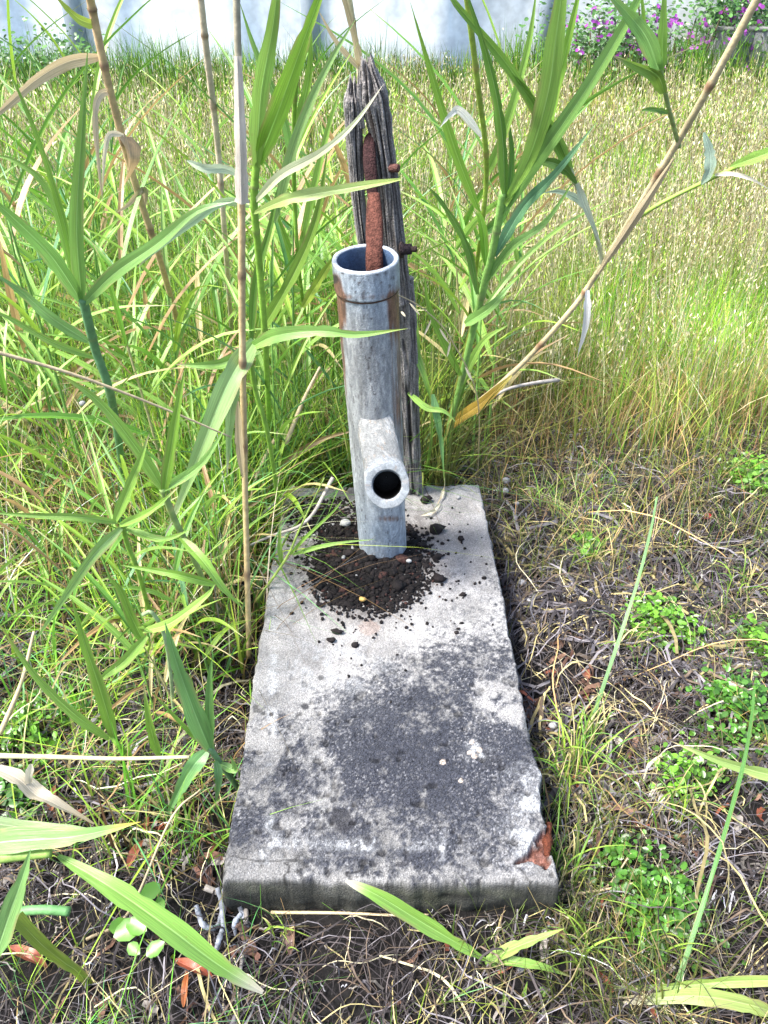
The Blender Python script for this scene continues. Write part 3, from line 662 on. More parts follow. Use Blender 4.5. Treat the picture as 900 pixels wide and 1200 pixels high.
# oat spikelets over the meadow
def spikelets(name, N, y0, y1, dens, label, seed, k=7, size=.011, hr=(.22, .5), pal=(PALE*.8, PALE*.9, STRAW*.8)):
    X, Y, r = logY(N, y0, y1, seed); X, Y = keep(X, Y, dens, N, r); N = len(X)
    Z = gz(X, Y); H_ = r.uniform(hr[0], hr[1], N); a = r.uniform(0, 2*np.pi, N); ln = r.uniform(.05, .3, N)
    mb = MB(); n = N*k; Rt = np.repeat(np.stack([X, Y, Z], 1), k, 0); hh = np.repeat(H_, k); aa = np.repeat(a, k); l2 = np.repeat(ln, k)
    tt = r.uniform(.62, 1.02, n); p = Rt+np.stack([np.cos(aa)*l2*hh*tt**2, np.sin(aa)*l2*hh*tt**2, hh*tt], 1)
    sp = r.normal(0, .022, (n, 3)); sp[:, 2] *= .6; p = p+sp; sz = size*np.clip(Y/4.2, .8, 1.7); sz = np.repeat(sz, k)*r.uniform(.6, 1.3, n)
    ax = unit(np.stack([r.normal(0, .5, n), r.normal(0, .5, n), -np.ones(n)], 1)); sd = unit(np.cross(ax, r.normal(0, 1, (n, 3))))
    V = np.stack([p-ax*sz[:, None], p+sd*sz[:, None]*.27, p+ax*sz[:, None], p-sd*sz[:, None]*.27], 1).reshape(-1, 3)
    F = np.arange(n*4).reshape(-1, 4); C = np.repeat(np.array(pal)[r.choice(len(pal), n)]*np.exp(r.normal(0, .2, n))[:, None], 4, 0)
    mb.add(V, F, C)
    w_ = .0009*np.clip(Y/3, .8, 2.6)      # their hair thin stalks
    P0 = np.stack([X, Y, Z], 1); sd = np.stack([w_, 0*w_, 0*w_], 1); S = 3; L_ = []
    for q in range(S+1):
        t = q/S; pp = P0+np.stack([np.cos(a)*ln*H_*t*t, np.sin(a)*ln*H_*t*t, H_*t], 1); L_ += [pp-sd, pp+sd]
    V = np.stack(L_, 1).reshape(-1, 3); b = (np.arange(N)*8)[:, None]
    F = np.concatenate([np.stack([b+2*q, b+2*q+1, b+2*q+3, b+2*q+2], -1).reshape(-1, 4) for q in range(S)])
    mb.add(V, F, np.repeat(np.array(pal)[r.choice(len(pal), N)]*.9, 8, 0))
    tag(mb.build(name, M['straw'], None, False), label, 'grass', kind='stuff')
spikelets('wild_oat_heads', 11000, 3.0, 10.8, lambda X, Y, px, py: (.08+1.0*smooth(.42, .62, fbm(X*1.8, Y*1.8, s=310)))*(1-.5*(px < 430)), 'pale seed heads of wild oats over the meadow', 11, k=7, size=.0105, pal=(PALE*.75, PALE*.9, STRAW*.75, LIME*1.0, STRAW*.5))
for cx_, cy_, sx_, sy_, n_, sd_ in ((745, 262, 45, 22, 1500, 61), (862, 350, 55, 38, 2600, 62), (640, 330, 40, 25, 700, 63), (700, 130, 60, 12, 1200, 64), (830, 160, 50, 14, 900, 65)):
    r = np.random.default_rng(sd_); pp = np.array([at(a, b, z=.05) for a, b in zip(r.normal(cx_, sx_*.6, n_), r.normal(cy_+12, sy_*.6, n_))])
    blades('lime_grass_patch', pp[:, 0], pp[:, 1], r.uniform(.12, .34, n_), r.uniform(.004, .008, n_)*np.clip(pp[:, 1]/4, .8, 1.8), .45, [LIME, GREEN, LIME*.7], [4, 3, 2], {61: 'lime green grass patch in the middle of the oat meadow', 62: 'large lime grass patch in the meadow at the right edge', 63: 'green grass patch behind the leaning cane', 64: 'far green strip in the meadow right of the reeds', 65: 'far green strip in the meadow near the right edge'}[sd_], 'grass', seed=sd_, S=4)
r = np.random.default_rng(66); n_ = 2600; pp = np.array([at(a, b, z=0.) for a, b in zip(r.uniform(560, 930, n_), r.normal(475, 38, n_))]); pp = pp[(pp[:, 1] > 1.95)]; n_ = len(pp)
blades('ochre_grass_band', pp[:, 0], pp[:, 1], r.uniform(.10, .30, n_), r.uniform(.0018, .005, n_), .6, [TAN, np.array([.42, .24, .09]), STRAW, GREEN, LIME], [4, 3, 3, 3, 3], 'orange tan and green grass band where the meadow meets bare soil', 'grass', seed=66, S=4)
# green band of weeds at the foot of the wall
X, Y, r = logY(9000, 8.6, 11.1, 15); X, Y = keep(X, Y, lambda X, Y, px, py: smooth(9.0, 10.6, Y)*1.1, 9000, r)
blades('weeds_at_the_wall', X, Y, r.uniform(.25, .75, len(X))*(.5+fbm(X*1.3, Y, s=8)), np.full(len(X), .016), .3, [GREEN*.55, GREEN*.8, LIME*.7], [3, 2, 1], 'band of taller dark green weeds along the foot of the wall', 'weeds', seed=15)
# middle distance: taller green and ochre stems, 2 to 3.6 m
X, Y, r = logY(15000, 2.0, 3.8, 17); X, Y = keep(X, Y, lambda X, Y, px, py: (.15+.9*smooth(.42, .62, fbm(X*5, Y*5, s=320)))*np.where(X > .2, smooth(2.0, 2.7, Y+.35*(X > .7)), 1), 15000, r)
isg = r.uniform(0, 1, len(X)) < .55+.3*(X < 0)
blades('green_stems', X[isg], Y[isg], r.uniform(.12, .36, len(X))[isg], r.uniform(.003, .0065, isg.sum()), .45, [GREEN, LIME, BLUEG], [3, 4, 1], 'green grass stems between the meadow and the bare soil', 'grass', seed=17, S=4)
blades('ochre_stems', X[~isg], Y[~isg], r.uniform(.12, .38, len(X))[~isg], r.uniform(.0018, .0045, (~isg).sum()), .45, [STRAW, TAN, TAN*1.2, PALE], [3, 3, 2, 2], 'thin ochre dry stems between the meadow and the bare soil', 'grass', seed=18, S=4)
spikelets('near_oat_heads', 900, 2.3, 3.6, lambda X, Y, px, py: 1.*(X > .1), 'drooping oat seed heads nearer than the meadow', 19, k=6, size=.011, hr=(.2, .42))
# left thicket: long thin grass, 1.2 to 4 m
X, Y, r = logY(24000, 1.15, 4.5, 23); X, Y = keep(X, Y, lambda X, Y, px, py: np.where(px < 530, .2+smooth(.38, .6, fbm(X*4, Y*4, s=330)), 0)*smooth(1.2, 2.0, Y-.25*(X < -.6)), 24000, r)
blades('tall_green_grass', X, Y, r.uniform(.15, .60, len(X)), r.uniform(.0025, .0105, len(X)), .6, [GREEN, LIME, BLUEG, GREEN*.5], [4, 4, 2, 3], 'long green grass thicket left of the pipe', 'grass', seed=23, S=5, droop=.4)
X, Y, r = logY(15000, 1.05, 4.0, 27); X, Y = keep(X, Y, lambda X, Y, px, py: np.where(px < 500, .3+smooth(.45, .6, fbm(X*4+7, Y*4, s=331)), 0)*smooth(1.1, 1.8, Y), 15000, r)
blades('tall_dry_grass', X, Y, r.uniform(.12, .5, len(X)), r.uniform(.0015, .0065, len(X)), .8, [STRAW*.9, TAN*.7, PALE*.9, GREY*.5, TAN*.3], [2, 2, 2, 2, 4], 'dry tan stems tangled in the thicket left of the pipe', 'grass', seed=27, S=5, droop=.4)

X, Y, r = logY(1500, .75, 1.75, 43); X, Y = keep(X, Y, lambda X, Y, px, py: np.where(px < 335, .2+.9*smooth(.42, .6, fbm(X*7, Y*7, s=351)), 0)*(1-.85*G(px, py, 265, 700, 60, 140)), 1300, r)
blades('crossing_blades', X, Y, r.uniform(.08, .30, len(X)), r.uniform(.002, .0075, len(X)), 1.3, [GREEN, LIME*.8, BLUEG, STRAW*.6, TAN*.4], [5, 4, 2, 2, 3], 'low blades leaning every way over the dark hollow left of the slab', 'grass', seed=43, S=6, droop=.5)
X, Y, r = logY(2600, 1.6, 2.6, 44); X, Y = keep(X, Y, lambda X, Y, px, py: np.where(px > 470, .2+.9*smooth(.45, .62, fbm(X*6, Y*6, s=352)), 0), 2600, r)
blades('edge_grass', X, Y, r.uniform(.06, .24, len(X)), r.uniform(.0015, .0045, len(X)), .9, [GREEN, LIME, STRAW, TAN, GREY*.7], [3, 3, 4, 4, 2], 'mixed green and tan grass thinning out towards the bare soil', 'grass', seed=44, S=5, droop=.45)

r = np.random.default_rng(71); n_ = 1700; a_ = np.concatenate([r.uniform(570, 930, 1000), r.uniform(640, 930, 450), r.uniform(480, 900, 250)]); b_ = np.concatenate([560+np.abs(r.normal(0, 55, 1000)), r.uniform(850, 1200, 450), r.uniform(1090, 1200, 250)])
pp = np.array([at(a, b, z=0.) for a, b in zip(a_, b_)]); ok = fbm(pp[:, 0]*8, pp[:, 1]*8, s=360) > .47; lxr = np.interp(pp[:, 1], [quad[1][1], quad[2][1]], [quad[1][0], quad[2][0]]); ok &= (pp[:, 0] > lxr+.01) | (pp[:, 1] < quad[0][1]-.04); pp = pp[ok]; n_ = len(pp)
blades('spreading_grass', pp[:, 0], pp[:, 1], r.uniform(.05, .19, n_), r.uniform(.0015, .0045, n_), 1.0, [GREEN, LIME*.8, BLUEG, STRAW*.8, GREY*.6], [4, 3, 2, 3, 2], 'green and straw grass spreading over the bare soil right of the slab', 'grass', seed=71, S=5, droop=.45)
r = np.random.default_rng(72); n_ = 420; a_ = r.uniform(20, 320, n_); b_ = r.uniform(600, 800, n_); pp = np.array([at(a, b, z=0.) for a, b in zip(a_, b_)]); n_ = len(pp)
blades('broad_blades', pp[:, 0], pp[:, 1], r.uniform(.10, .30, n_), r.uniform(.005, .012, n_), .9, [GREEN, LIME*.9, BLUEG, GREEN*.7, STRAW*.7], [5, 4, 3, 2, 1], 'broader leaning blades crowding the left side of the slab', 'grass', seed=72, S=7, droop=.5)

# litter: thin straw lying on the soil
def litter(name, N, y0, y1, dens_, label, seed, L_=(.04, .26), Wd=(.0007, .0024), pal=(STRAW*.75, PALE*.8, np.array([.19, .175, .19]), np.array([.13, .095, .07]), np.array([.05, .042, .042])), wts=(1.2, .6, 3, 3, 10), lift=.022):
    hol = lambda X, Y, px, py: dens_(X, Y, px, py)*(1-.65*G(px, py, 255, 690, 60, 130))*(1-.72*smooth(980, 1080, py))*(1-.4*smooth(1, 0, (px-200)/120)*smooth(880, 960, py))
    X, Y, r = logY(N, y0, y1, seed); X, Y = keep(X, Y, hol, N, r); N = len(X); S = 12 if 'long' in name else 6
    ln = r.uniform(L_[0], L_[1], N)*r.uniform(.4, 1, N); a = r.uniform(0, 2*np.pi, N); cv = r.normal(0, .45, N)*np.where(r.uniform(0, 1, N) < .15, 3, 1); w_ = np.minimum(r.uniform(*Wd, N)*np.exp(r.normal(0, .35, N)), .012)
    up = np.abs(r.normal(0, lift, N)); tl = r.normal(0, .12, N); wi = r.uniform(0, 6, N)
    c = np.array(pal)[r.choice(len(pal), N, p=np.array(wts)/sum(wts))]*np.exp(r.normal(0, .35, N))[:, None]; Vv = []
    pos = np.stack([X, Y], 1); pts = []; 
    for q in range(S+1):
        t = q/S-.5; an = a+cv*t*1.2+.10*np.sin(wi+t*9); x = X+np.cos(an)*ln*t; y = Y+np.sin(an)*ln*t
        z = gz(x, y)+.004+up*(1-(2*t)**2)+np.clip(tl*ln*(t+.5), -.02, 1)+.004*np.sin(wi*3+t*12); pts.append(np.stack([x, y, z], 1))
    sd = np.stack([-np.sin(a), np.cos(a), r.normal(0, .5, N)], 1)
    for q, p in enumerate(pts):
        hw = (w_*(1-.6*abs(q/S-.4)))[:, None]*.5; Vv += [p-sd*hw, p+sd*hw]
    V = np.stack(Vv, 1).reshape(-1, 3); n = 2*(S+1)
    # keep straw off the slab top and out of it
    lx = np.interp(V[:, 1], [quad[0][1], quad[3][1]], [quad[0][0], quad[3][0]]); rx = np.interp(V[:, 1], [quad[1][1], quad[2][1]], [quad[1][0], quad[2][0]])
    ins = (V[:, 0] > lx) & (V[:, 0] < rx) & (V[:, 1] > quad[0][1]) & (V[:, 1] < quad[2][1])
    good = ~(ins.reshape(N, n).any(1)); V = V.reshape(N, n, 3)[good].reshape(-1, 3); c = c[good]; N = good.sum()
    b = (np.arange(N)*n)[:, None]; F = np.concatenate([np.stack([b+2*q, b+2*q+1, b+2*q+3, b+2*q+2], -1).reshape(-1, 4) for q in range(S)])
    tag(mesh(name, V, F, np.repeat(c, n, 0), None, M['straw']), label, 'straw', kind='stuff')
litter('straw_litter', 17000, .42, 3.2, lambda X, Y, px, py: .12+.9*smooth(.42, .62, fbm(X*7, Y*7, s=340))+.6*(px > 560)*smooth(1.1, 1.4, Y), 'grey and tan straw matted over the dark soil', 31)
litter('matted_thatch', 9000, .9, 2.7, lambda X, Y, px, py: np.where(px > 540, 1.0*smooth(.30, .5, fbm(X*4, Y*4, s=348)), .25*(px < 330)), 'flat grey purple thatch matted over the ground right of the slab', 32, L_=(.04, .24), Wd=(.0018, .0065), pal=(np.array([.20, .185, .195]), np.array([.085, .078, .086]), STRAW*.6, np.array([.10, .075, .055]), np.array([.04, .035, .038])), wts=(3, 4, 2, 3, 4), lift=.012)
litter('long_straw', 190, .45, 2.4, lambda X, Y, px, py: .8+0*X, 'long pale dry grass stalks lying across the soil', 33, L_=(.2, .6), Wd=(.0012, .0036), pal=(STRAW*.8, PALE*.8, TAN), wts=(2, 2, 2), lift=.05)
litter('brown_leaf_litter', 1500, .42, 1.6, lambda X, Y, px, py: .15+.8*smooth(.5, .65, fbm(X*7, Y*7, s=345)), 'brown curled leaf scraps on the dark soil', 35, L_=(.02, .08), Wd=(.004, .011), pal=(np.array([.10, .05, .035]), np.array([.16, .09, .06]), np.array([.22, .07, .04]), GREY*.8), wts=(3, 3, 1, 2), lift=.012)
litter('grey_chaff', 5000, .42, 2.6, lambda X, Y, px, py: .1+.9*smooth(.45, .6, fbm(X*9, Y*9, s=347)), 'short grey chaff and fibres on the soil', 37, L_=(.01, .06), Wd=(.0012, .004), pal=(GREY*.7, GREY*.35, np.array([.4, .4, .43])), wts=(3, 4, 1), lift=.008)
# short green grass, thin on the near soil
X, Y, r = logY(5200, .45, 2.6, 41); X, Y = keep(X, Y, lambda X, Y, px, py: smooth(.5, .68, fbm(X*5+3, Y*5, s=350))*(.4+.6*(px > 500)+.4*(px < 200)), 5200, r)
blades('sparse_short_grass', X, Y, r.uniform(.04, .16, len(X)), r.uniform(.0015, .0035, len(X)), .8, [GREEN, LIME, BLUEG, STRAW], [4, 3, 2, 2], 'sparse short green grass on the bare soil', 'grass', seed=41, S=4, droop=.45)

# ------------------------------------------------------------ hero reeds
LG = (.28, .48, .09); MG = (.23, .42, .06); BG = (.22, .41, .10); DG = (.14, .29, .05); YG = (.34, .46, .07); DRY = (.55, .44, .27); DRYP = (.68, .62, .48); WHT = (.74, .72, .68)
def hleaf(parent, pts, wpx, c=MG, tip=DRYP, roll=.3, twist=0., fold=.22, prof='leaf', base=None, name='leaf', n=26, label=None):
    """pts: (px, py, Y)"""
    P = [at(p[0], p[1], Y=p[2]) for p in pts]; Pn = catmull(P, n)
    mid = P[len(P)//2]; w_ = 1.08*wpx*depth(mid)/F_PX/max(.35, math.cos(roll+twist*.5))
    view = unit(CAM-Pn)
    V, F, C, U = ribbon(P, w_, view, roll, fold, n, c, tip, prof, twist, base=base)
    o = mesh(name, V, F, C, U, M['leaf'], parent)
    if label: o['label'] = label
    return o
def stemcol(n, c, nodec, nodes):
    t = np.linspace(0, 1, n); C = np.tile(np.array(c, float), (n, 1)); k = np.zeros(n)
    for q in nodes: k = np.maximum(k, np.exp(-((t-q)/.008)**2))
    C = C*(1+.25*(fbm(t*14, t*0, s=int(c[0]*1000))-.5)[:, None]*2)
    return C*(1-k[:, None])+np.array(nodec)*k[:, None], k
def hstem(parent, pts, wpx, c=MG, nodec=(.25, .18, .1), nodes=(), n=60, name='stem', taper=1., bend=.0):
    P = [at(p[0], p[1], Y=p[2]) for p in pts]; Pn = catmull(P, n)
    r0 = wpx*(.35*depth(P[len(P)//2])+.65*depth(P[-1]))/F_PX/2; r1 = r0*taper
    C, k = stemcol(n, c, nodec, nodes); rad = np.linspace(r0, r1, n)*(1+.22*k)
    V, F, Cc, F3 = tube(Pn, rad, C, sides=9); return mesh(name, V, [tuple(f) for f in F]+F3, Cc, None, M['cane'], parent)
def gnd(px, py):    # root point on the ground
    p = at(px, py, z=0.); return (px, py, float(p[1]))
def reed(name, label, cat, rootp, group=None):
    p = at(rootp[0], rootp[1], Y=rootp[2]); return empty(name, p, label, cat, group)

# dry canes
g = gnd(292, 770); t = reed('dry_cane', 'tall straight dry tan cane standing left of the slab', 'cane', g)
hstem(t, [g, (287, 560, 1.27), (284, 400, 1.25), (283, 240, 1.22), (280, 90, 1.2)], 9.5, (.50, .38, .20), (.2, .13, .08), (.12, .3, .46, .62, .78, .9), n=150)
hstem(t, [(280, 92, 1.2), (278, 30, 1.19), (276, -40, 1.18)], 9, (.36, .33, .24), n=20, name='upper_cane')
hleaf(t, [(283, 240, 1.205), (281, 160, 1.19), (278, 66, 1.185)], 17, (.70, .64, .56), None, .1, fold=-.5, prof='flat', name='papery_sheath')
hleaf(t, [(285, 560, 1.25), (281, 520, 1.245), (279, 470, 1.24)], 9, DRY, None, .3, prof='mid', name='sheath_scrap')
g = gnd(232, 470); t = reed('dry_cane', 'leaning tan cane with curled dead leaves at upper left', 'cane', g)
hstem(t, [g, (195, 330, 1.95), (160, 220, 1.8), (130, 110, 1.7), (108, 10, 1.65), (100, -30, 1.6)], 10, (.50, .36, .20), (.2, .12, .08), (.3, .5, .66, .8, .93), n=120)
hleaf(t, [(118, 66, 1.69), (80, 72, 1.66), (40, 95, 1.62), (0, 130, 1.6), (-20, 140, 1.6)], 13, DRY, DRYP, .5)
hleaf(t, [(133, 108, 1.7), (118, 110, 1.68), (111, 135, 1.66), (116, 200, 1.66), (121, 240, 1.66)], 8, (.62, .5, .33), DRY, .4)
hleaf(t, [(148, 160, 1.73), (152, 190, 1.7), (142, 225, 1.7)], 12, (.5, .34, .18), DRY, .6, twist=1.)
hleaf(t, [(145, 158, 1.72), (128, 158, 1.70), (122, 185, 1.7), (120, 230, 1.7)], 6, DRYP, DRY, .3)
hleaf(t, [(170, 240, 1.85), (168, 222, 1.8), (150, 240, 1.8), (135, 250, 1.8)], 7, DRY, DRY, .3)
hleaf(t, [(112, 30, 1.66), (90, 20, 1.64), (60, -10, 1.62)], 10, YG, TAN, .3)
g = gnd(275, 440); t = reed('dry_cane', 'thin pale dry cane between the two thicker ones', 'cane', g)
hstem(t, [g, (265, 300, 2.0), (255, 170, 1.85), (242, 60, 1.75), (232, -30, 1.7)], 8, (.55, .46, .34), (.25, .16, .1), (.4, .6, .8), n=80)
g = gnd(430, 330); t = reed('dry_cane', 'dry flattened stalks rising behind the top of the post', 'cane', g)
hstem(t, [g, (425, 150, 2.6), (418, 60, 2.4), (405, -30, 2.3)], 7, (.55, .48, .33), (.3, .2, .1), (.5, .8), n=60)
hleaf(t, [(424, 80, 2.3), (415, 40, 2.25), (398, -20, 2.2)], 9, DRY, DRY, .2, prof='flat')
hleaf(t, [(426, 85, 2.3), (395, 50, 2.25), (372, 10, 2.2)], 6, DRY, DRY, .2)
g = gnd(478, 548); t = LEAN = reed('leaning_cane', 'long straw coloured cane leaning diagonally up to the right, with green side shoots', 'cane', g)
hstem(t, [g, (535, 492, 2.02), (600, 438, 1.95), (662, 372, 1.85), (700, 320, 1.8), (780, 190, 1.65), (835, 95, 1.55), (900, -25, 1.48)], 8.6, (.50, .42, .25), (.25, .14, .08), (.18, .36, .52, .7, .85), n=170)
hleaf(t, [(498, 528, 2.02), (530, 497, 1.99), (565, 472, 1.96), (600, 440, 1.93)], 12, (.50, .33, .06), (.50, .44, .12), .2, prof='mid', name='yellow_sheath')
hleaf(t, [(688, 340, 1.8), (686, 380, 1.79), (676, 420, 1.79)], 8, WHT, DRYP, .5)
hleaf(t, [(700, 322, 1.79), (740, 262, 1.7), (790, 185, 1.62)], 9, (.52, .42, .27), DRY, .2, fold=-.4, prof='mid', name='sheath')

# reed right of the post, broad blades
def R1():
    g = gnd(510, 560); t = reed('reed', 'tall green reed with broad crossing blades right of the post', 'reed', g)
    hstem(t, [g, (532, 480, 1.95), (556, 380, 1.85), (576, 300, 1.75), (590, 225, 1.68)], 9, BG, (.2, .25, .1), (.35, .6, .85), n=80)
    hleaf(t, [(592, 230, 1.68), (588, 150, 1.6), (572, 70, 1.52), (540, -30, 1.45)], 13, DG, None, .3, fold=.5)
    hleaf(t, [(588, 250, 1.7), (632, 185, 1.62), (690, 100, 1.52), (745, 5, 1.44), (760, -40, 1.4)], 17, BG, None, .2)
    hleaf(t, [(594, 236, 1.68), (622, 180, 1.62), (642, 110, 1.55), (652, 40, 1.5), (665, -60, 1.45)], 22, LG, None, .15, prof='mid')
    hleaf(t, [(592, 240, 1.68), (635, 160, 1.64), (655, 90, 1.6), (668, 40, 1.55), (690, -60, 1.5)], 15, MG, None, .4)
    hleaf(t, [(580, 300, 1.75), (612, 245, 1.7), (650, 205, 1.62), (702, 140, 1.55)], 14, (.15, .33, .16), (.3, .45, .2), .3)
    hleaf(t, [(570, 330, 1.78), (600, 290, 1.72), (640, 260, 1.68), (680, 200, 1.64)], 10, BG, None, .5)
    hleaf(t, [(540, 440, 1.9), (520, 400, 1.85), (503, 360, 1.82), (497, 320, 1.8)], 9, MG, None, .3)
    hleaf(t, [(545, 380, 1.85), (575, 360, 1.8), (603, 330, 1.8)], 12, BG, (.3, .4, .2), .3)
    hleaf(t, [(560, 345, 1.8), (548, 290, 1.76), (520, 240, 1.7), (498, 215, 1.68)], 9, DG, YG, .4)
    hleaf(t, [(525, 500, 1.97), (560, 410, 1.9), (596, 380, 1.86)], 9, LG, None, .4)
    g = gnd(545, 400); t = reed('reed', 'slim green reed stems with short blades left of the broad one', 'reed', g)
    hstem(t, [g, (560, 300, 2.3), (570, 200, 2.1), (560, 100, 1.95), (545, -20, 1.85)], 7, (.3, .42, .07), (.35, .3, .1), (.3, .55, .8), n=70)
    hleaf(t, [(562, 250, 2.2), (535, 180, 2.1), (510, 100, 2.0), (480, 0, 1.9)], 12, MG, None, .4)
    hleaf(t, [(566, 215, 2.15), (590, 160, 2.05), (618, 60, 1.95), (630, -20, 1.9)], 11, LG, None, .4)
    hleaf(t, [(560, 280, 2.2), (590, 250, 2.15), (600, 190, 2.1), (595, 130, 2.05)], 12, (.09, .22, .04), None, .3)
    hleaf(t, [(565, 160, 2.1), (540, 130, 2.05), (528, 134, 2.02), (515, 150, 2.0)], 9, WHT, None, .3)
R1()
def R2():
    t = LEAN
    hstem(t, [(796, 172, 1.63), (790, 150, 1.6), (782, 120, 1.55), (772, 70, 1.5)], 6, (.3, .4, .14), (.3, .25, .1), (.4, .8), n=40, taper=.9, name='side_stem')
    hleaf(t, [(772, 82, 1.5), (758, 45, 1.46), (735, 15, 1.44), (705, -15, 1.42)], 19, (.24, .46, .12), None, .2)
    hleaf(t, [(776, 82, 1.5), (777, 40, 1.47), (780, -30, 1.44)], 12, LG, None, .2)
    hleaf(t, [(764, 75, 1.5), (756, 30, 1.48), (750, -30, 1.46)], 6, MG, None, .4)
    hleaf(t, [(779, 108, 1.52), (770, 88, 1.5), (745, 76, 1.49), (716, 64, 1.49)], 13, (.20, .34, .05), DRY, .5, fold=.5)
    hleaf(t, [(783, 132, 1.55), (772, 129, 1.54), (758, 128, 1.54), (750, 131, 1.54)], 6, DG, None, .3)
    hstem(t, [(750, 254, 1.72), (775, 238, 1.71), (815, 218, 1.7), (860, 197, 1.66), (930, 165, 1.6)], 5.5, (.28, .42, .07), (.2, .25, .1), (.2, .4, .7), n=60, taper=.8, name='side_stem')
    hleaf(t, [(822, 216, 1.69), (832, 200, 1.67), (832, 178, 1.67), (825, 155, 1.67)], 12, (.42, .55, .42), None, .3, prof='mid')
    hleaf(t, [(838, 205, 1.67), (858, 204, 1.64), (880, 210, 1.62), (905, 224, 1.6)], 5, DRYP, None, .3)
    hleaf(t, [(856, 195, 1.65), (890, 183, 1.6), (940, 165, 1.55)], 12, LG, None, .2, prof='mid')
    hstem(t, [(706, 312, 1.79), (700, 280, 1.77), (686, 240, 1.72), (674, 214, 1.67), (668, 195, 1.65)], 6, (.42, .46, .28), (.2, .25, .1), (.5,), n=40, taper=.8, name='side_stem')
    hleaf(t, [(669, 197, 1.65), (652, 160, 1.62), (620, 110, 1.58), (580, 66, 1.56)], 14, LG, YG, .3, fold=.5)
    hleaf(t, [(668, 195, 1.66), (630, 130, 1.6), (590, 70, 1.55), (535, 5, 1.5), (520, -20, 1.5)], 12, (.20, .38, .06), None, .2, fold=.4)
    hleaf(t, [(676, 215, 1.64), (662, 198, 1.62), (645, 190, 1.62), (626, 189, 1.63)], 11, (.12, .24, .04), YG, .3, prof='mid')
    hleaf(t, [(676, 215, 1.66), (684, 238, 1.66), (694, 262, 1.66), (706, 292, 1.68)], 8, (.45, .5, .35), DRYP, .4)
    hleaf(t, [(690, 245, 1.72), (676, 232, 1.7), (655, 224, 1.7), (636, 226, 1.7)], 8, (.42, .52, .38), None, .4)
R2()
def R3():
    g = gnd(318, 560); t = reed('reed', 'bright reed with two broad upright blades left of the post', 'reed', g)
    hstem(t, [g, (312, 420, 1.62), (303, 300, 1.5), (298, 240, 1.45), (301, 185, 1.42)], 9, MG, (.25, .3, .1), (.3, .6, .85), n=80)
    hleaf(t, [(300, 195, 1.42), (306, 110, 1.34), (320, 30, 1.28), (330, -60, 1.22)], 22, LG, None, .1)
    hleaf(t, [(303, 190, 1.42), (330, 120, 1.32), (355, 50, 1.25), (395, -60, 1.2)], 25, (.25, .48, .05), None, .15)
    hleaf(t, [(322, 260, 1.5), (345, 170, 1.42), (378, 90, 1.36), (418, 20, 1.3)], 13, (.26, .42, .14), None, .3)
    hleaf(t, [(300, 235, 1.44), (330, 205, 1.38), (375, 180, 1.34), (415, 145, 1.32), (450, 98, 1.32)], 10, (.50, .54, .32), DRYP, .35)
    hleaf(t, [(297, 250, 1.45), (325, 238, 1.4), (345, 232, 1.38), (400, 222, 1.36), (470, 210, 1.35)], 13, (.34, .46, .13), (.35, .45, .1), .3, prof='mid')
    hleaf(t, [(292, 242, 1.45), (262, 236, 1.4), (225, 260, 1.36), (180, 295, 1.34), (160, 315, 1.34)], 9, (.35, .5, .25), DRY, .3)
    hleaf(t, [(290, 210, 1.45), (265, 198, 1.42), (240, 197, 1.4), (219, 188, 1.4)], 10, (.50, .58, .40), None, .2, prof='mid')
    hleaf(t, [(295, 400, 1.6), (300, 330, 1.55), (316, 270, 1.5), (330, 200, 1.46)], 10, DG, None, .4)
    hleaf(t, [(300, 398, 1.62), (340, 330, 1.55), (370, 260, 1.5), (385, 170, 1.44)], 14, (.22, .38, .06), None, .4)
    g = gnd(330, 620); t = reed('reed', 'pale green reed whose long blade crosses in front of the pipe', 'reed', g)
    hstem(t, [g, (316, 520, 1.42), (300, 460, 1.36), (292, 408, 1.3)], 6, MG, (.3, .3, .1), (.5, .9), n=40)
    hleaf(t, [(292, 408, 1.3), (325, 393, 1.27), (375, 388, 1.25), (420, 392, 1.25), (478, 385, 1.26)], 15, (.26, .48, .10), YG, .1)
    hleaf(t, [(298, 400, 1.3), (272, 440, 1.24), (246, 500, 1.2), (222, 560, 1.18), (192, 632, 1.18)], 24, (.34, .52, .18), DRYP, .1)
    hleaf(t, [(290, 412, 1.3), (262, 425, 1.29), (236, 428, 1.28), (205, 427, 1.28)], 12, (.25, .45, .09), DRY, .2)
    hleaf(t, [(285, 430, 1.3), (272, 470, 1.3), (268, 510, 1.3), (266, 560, 1.3)], 12, (.32, .50, .20), DRYP, .3)
    g = gnd(365, 420); t = reed('reed', 'green reed with blades fanning just left of the pipe mouth', 'reed', g)
    hstem(t, [g, (352, 330, 2.1), (345, 230, 1.95), (345, 130, 1.8), (350, 60, 1.7)], 6, MG, (.3, .3, .1), (.5, .8), n=50)
    for pts, w_, c in (([(352, 330, 2.1), (330, 270, 2.05), (312, 230, 2.), (300, 210, 2.0)], 10, MG), ([(350, 300, 2.05), (368, 220, 1.95), (385, 150, 1.9), (400, 100, 1.85)], 9, LG), ([(346, 200, 1.9), (330, 130, 1.85), (300, 60, 1.8), (280, 0, 1.75)], 9, BG),
                       ([(348, 150, 1.8), (362, 90, 1.75), (365, 20, 1.7)], 9, MG), ([(355, 360, 2.1), (380, 320, 2.05), (400, 290, 2.0)], 10, YG), ([(352, 340, 2.1), (320, 330, 2.05), (300, 350, 2.), (290, 390, 2.0)], 10, LG)): hleaf(t, pts, w_, c, None, .3)
R3()
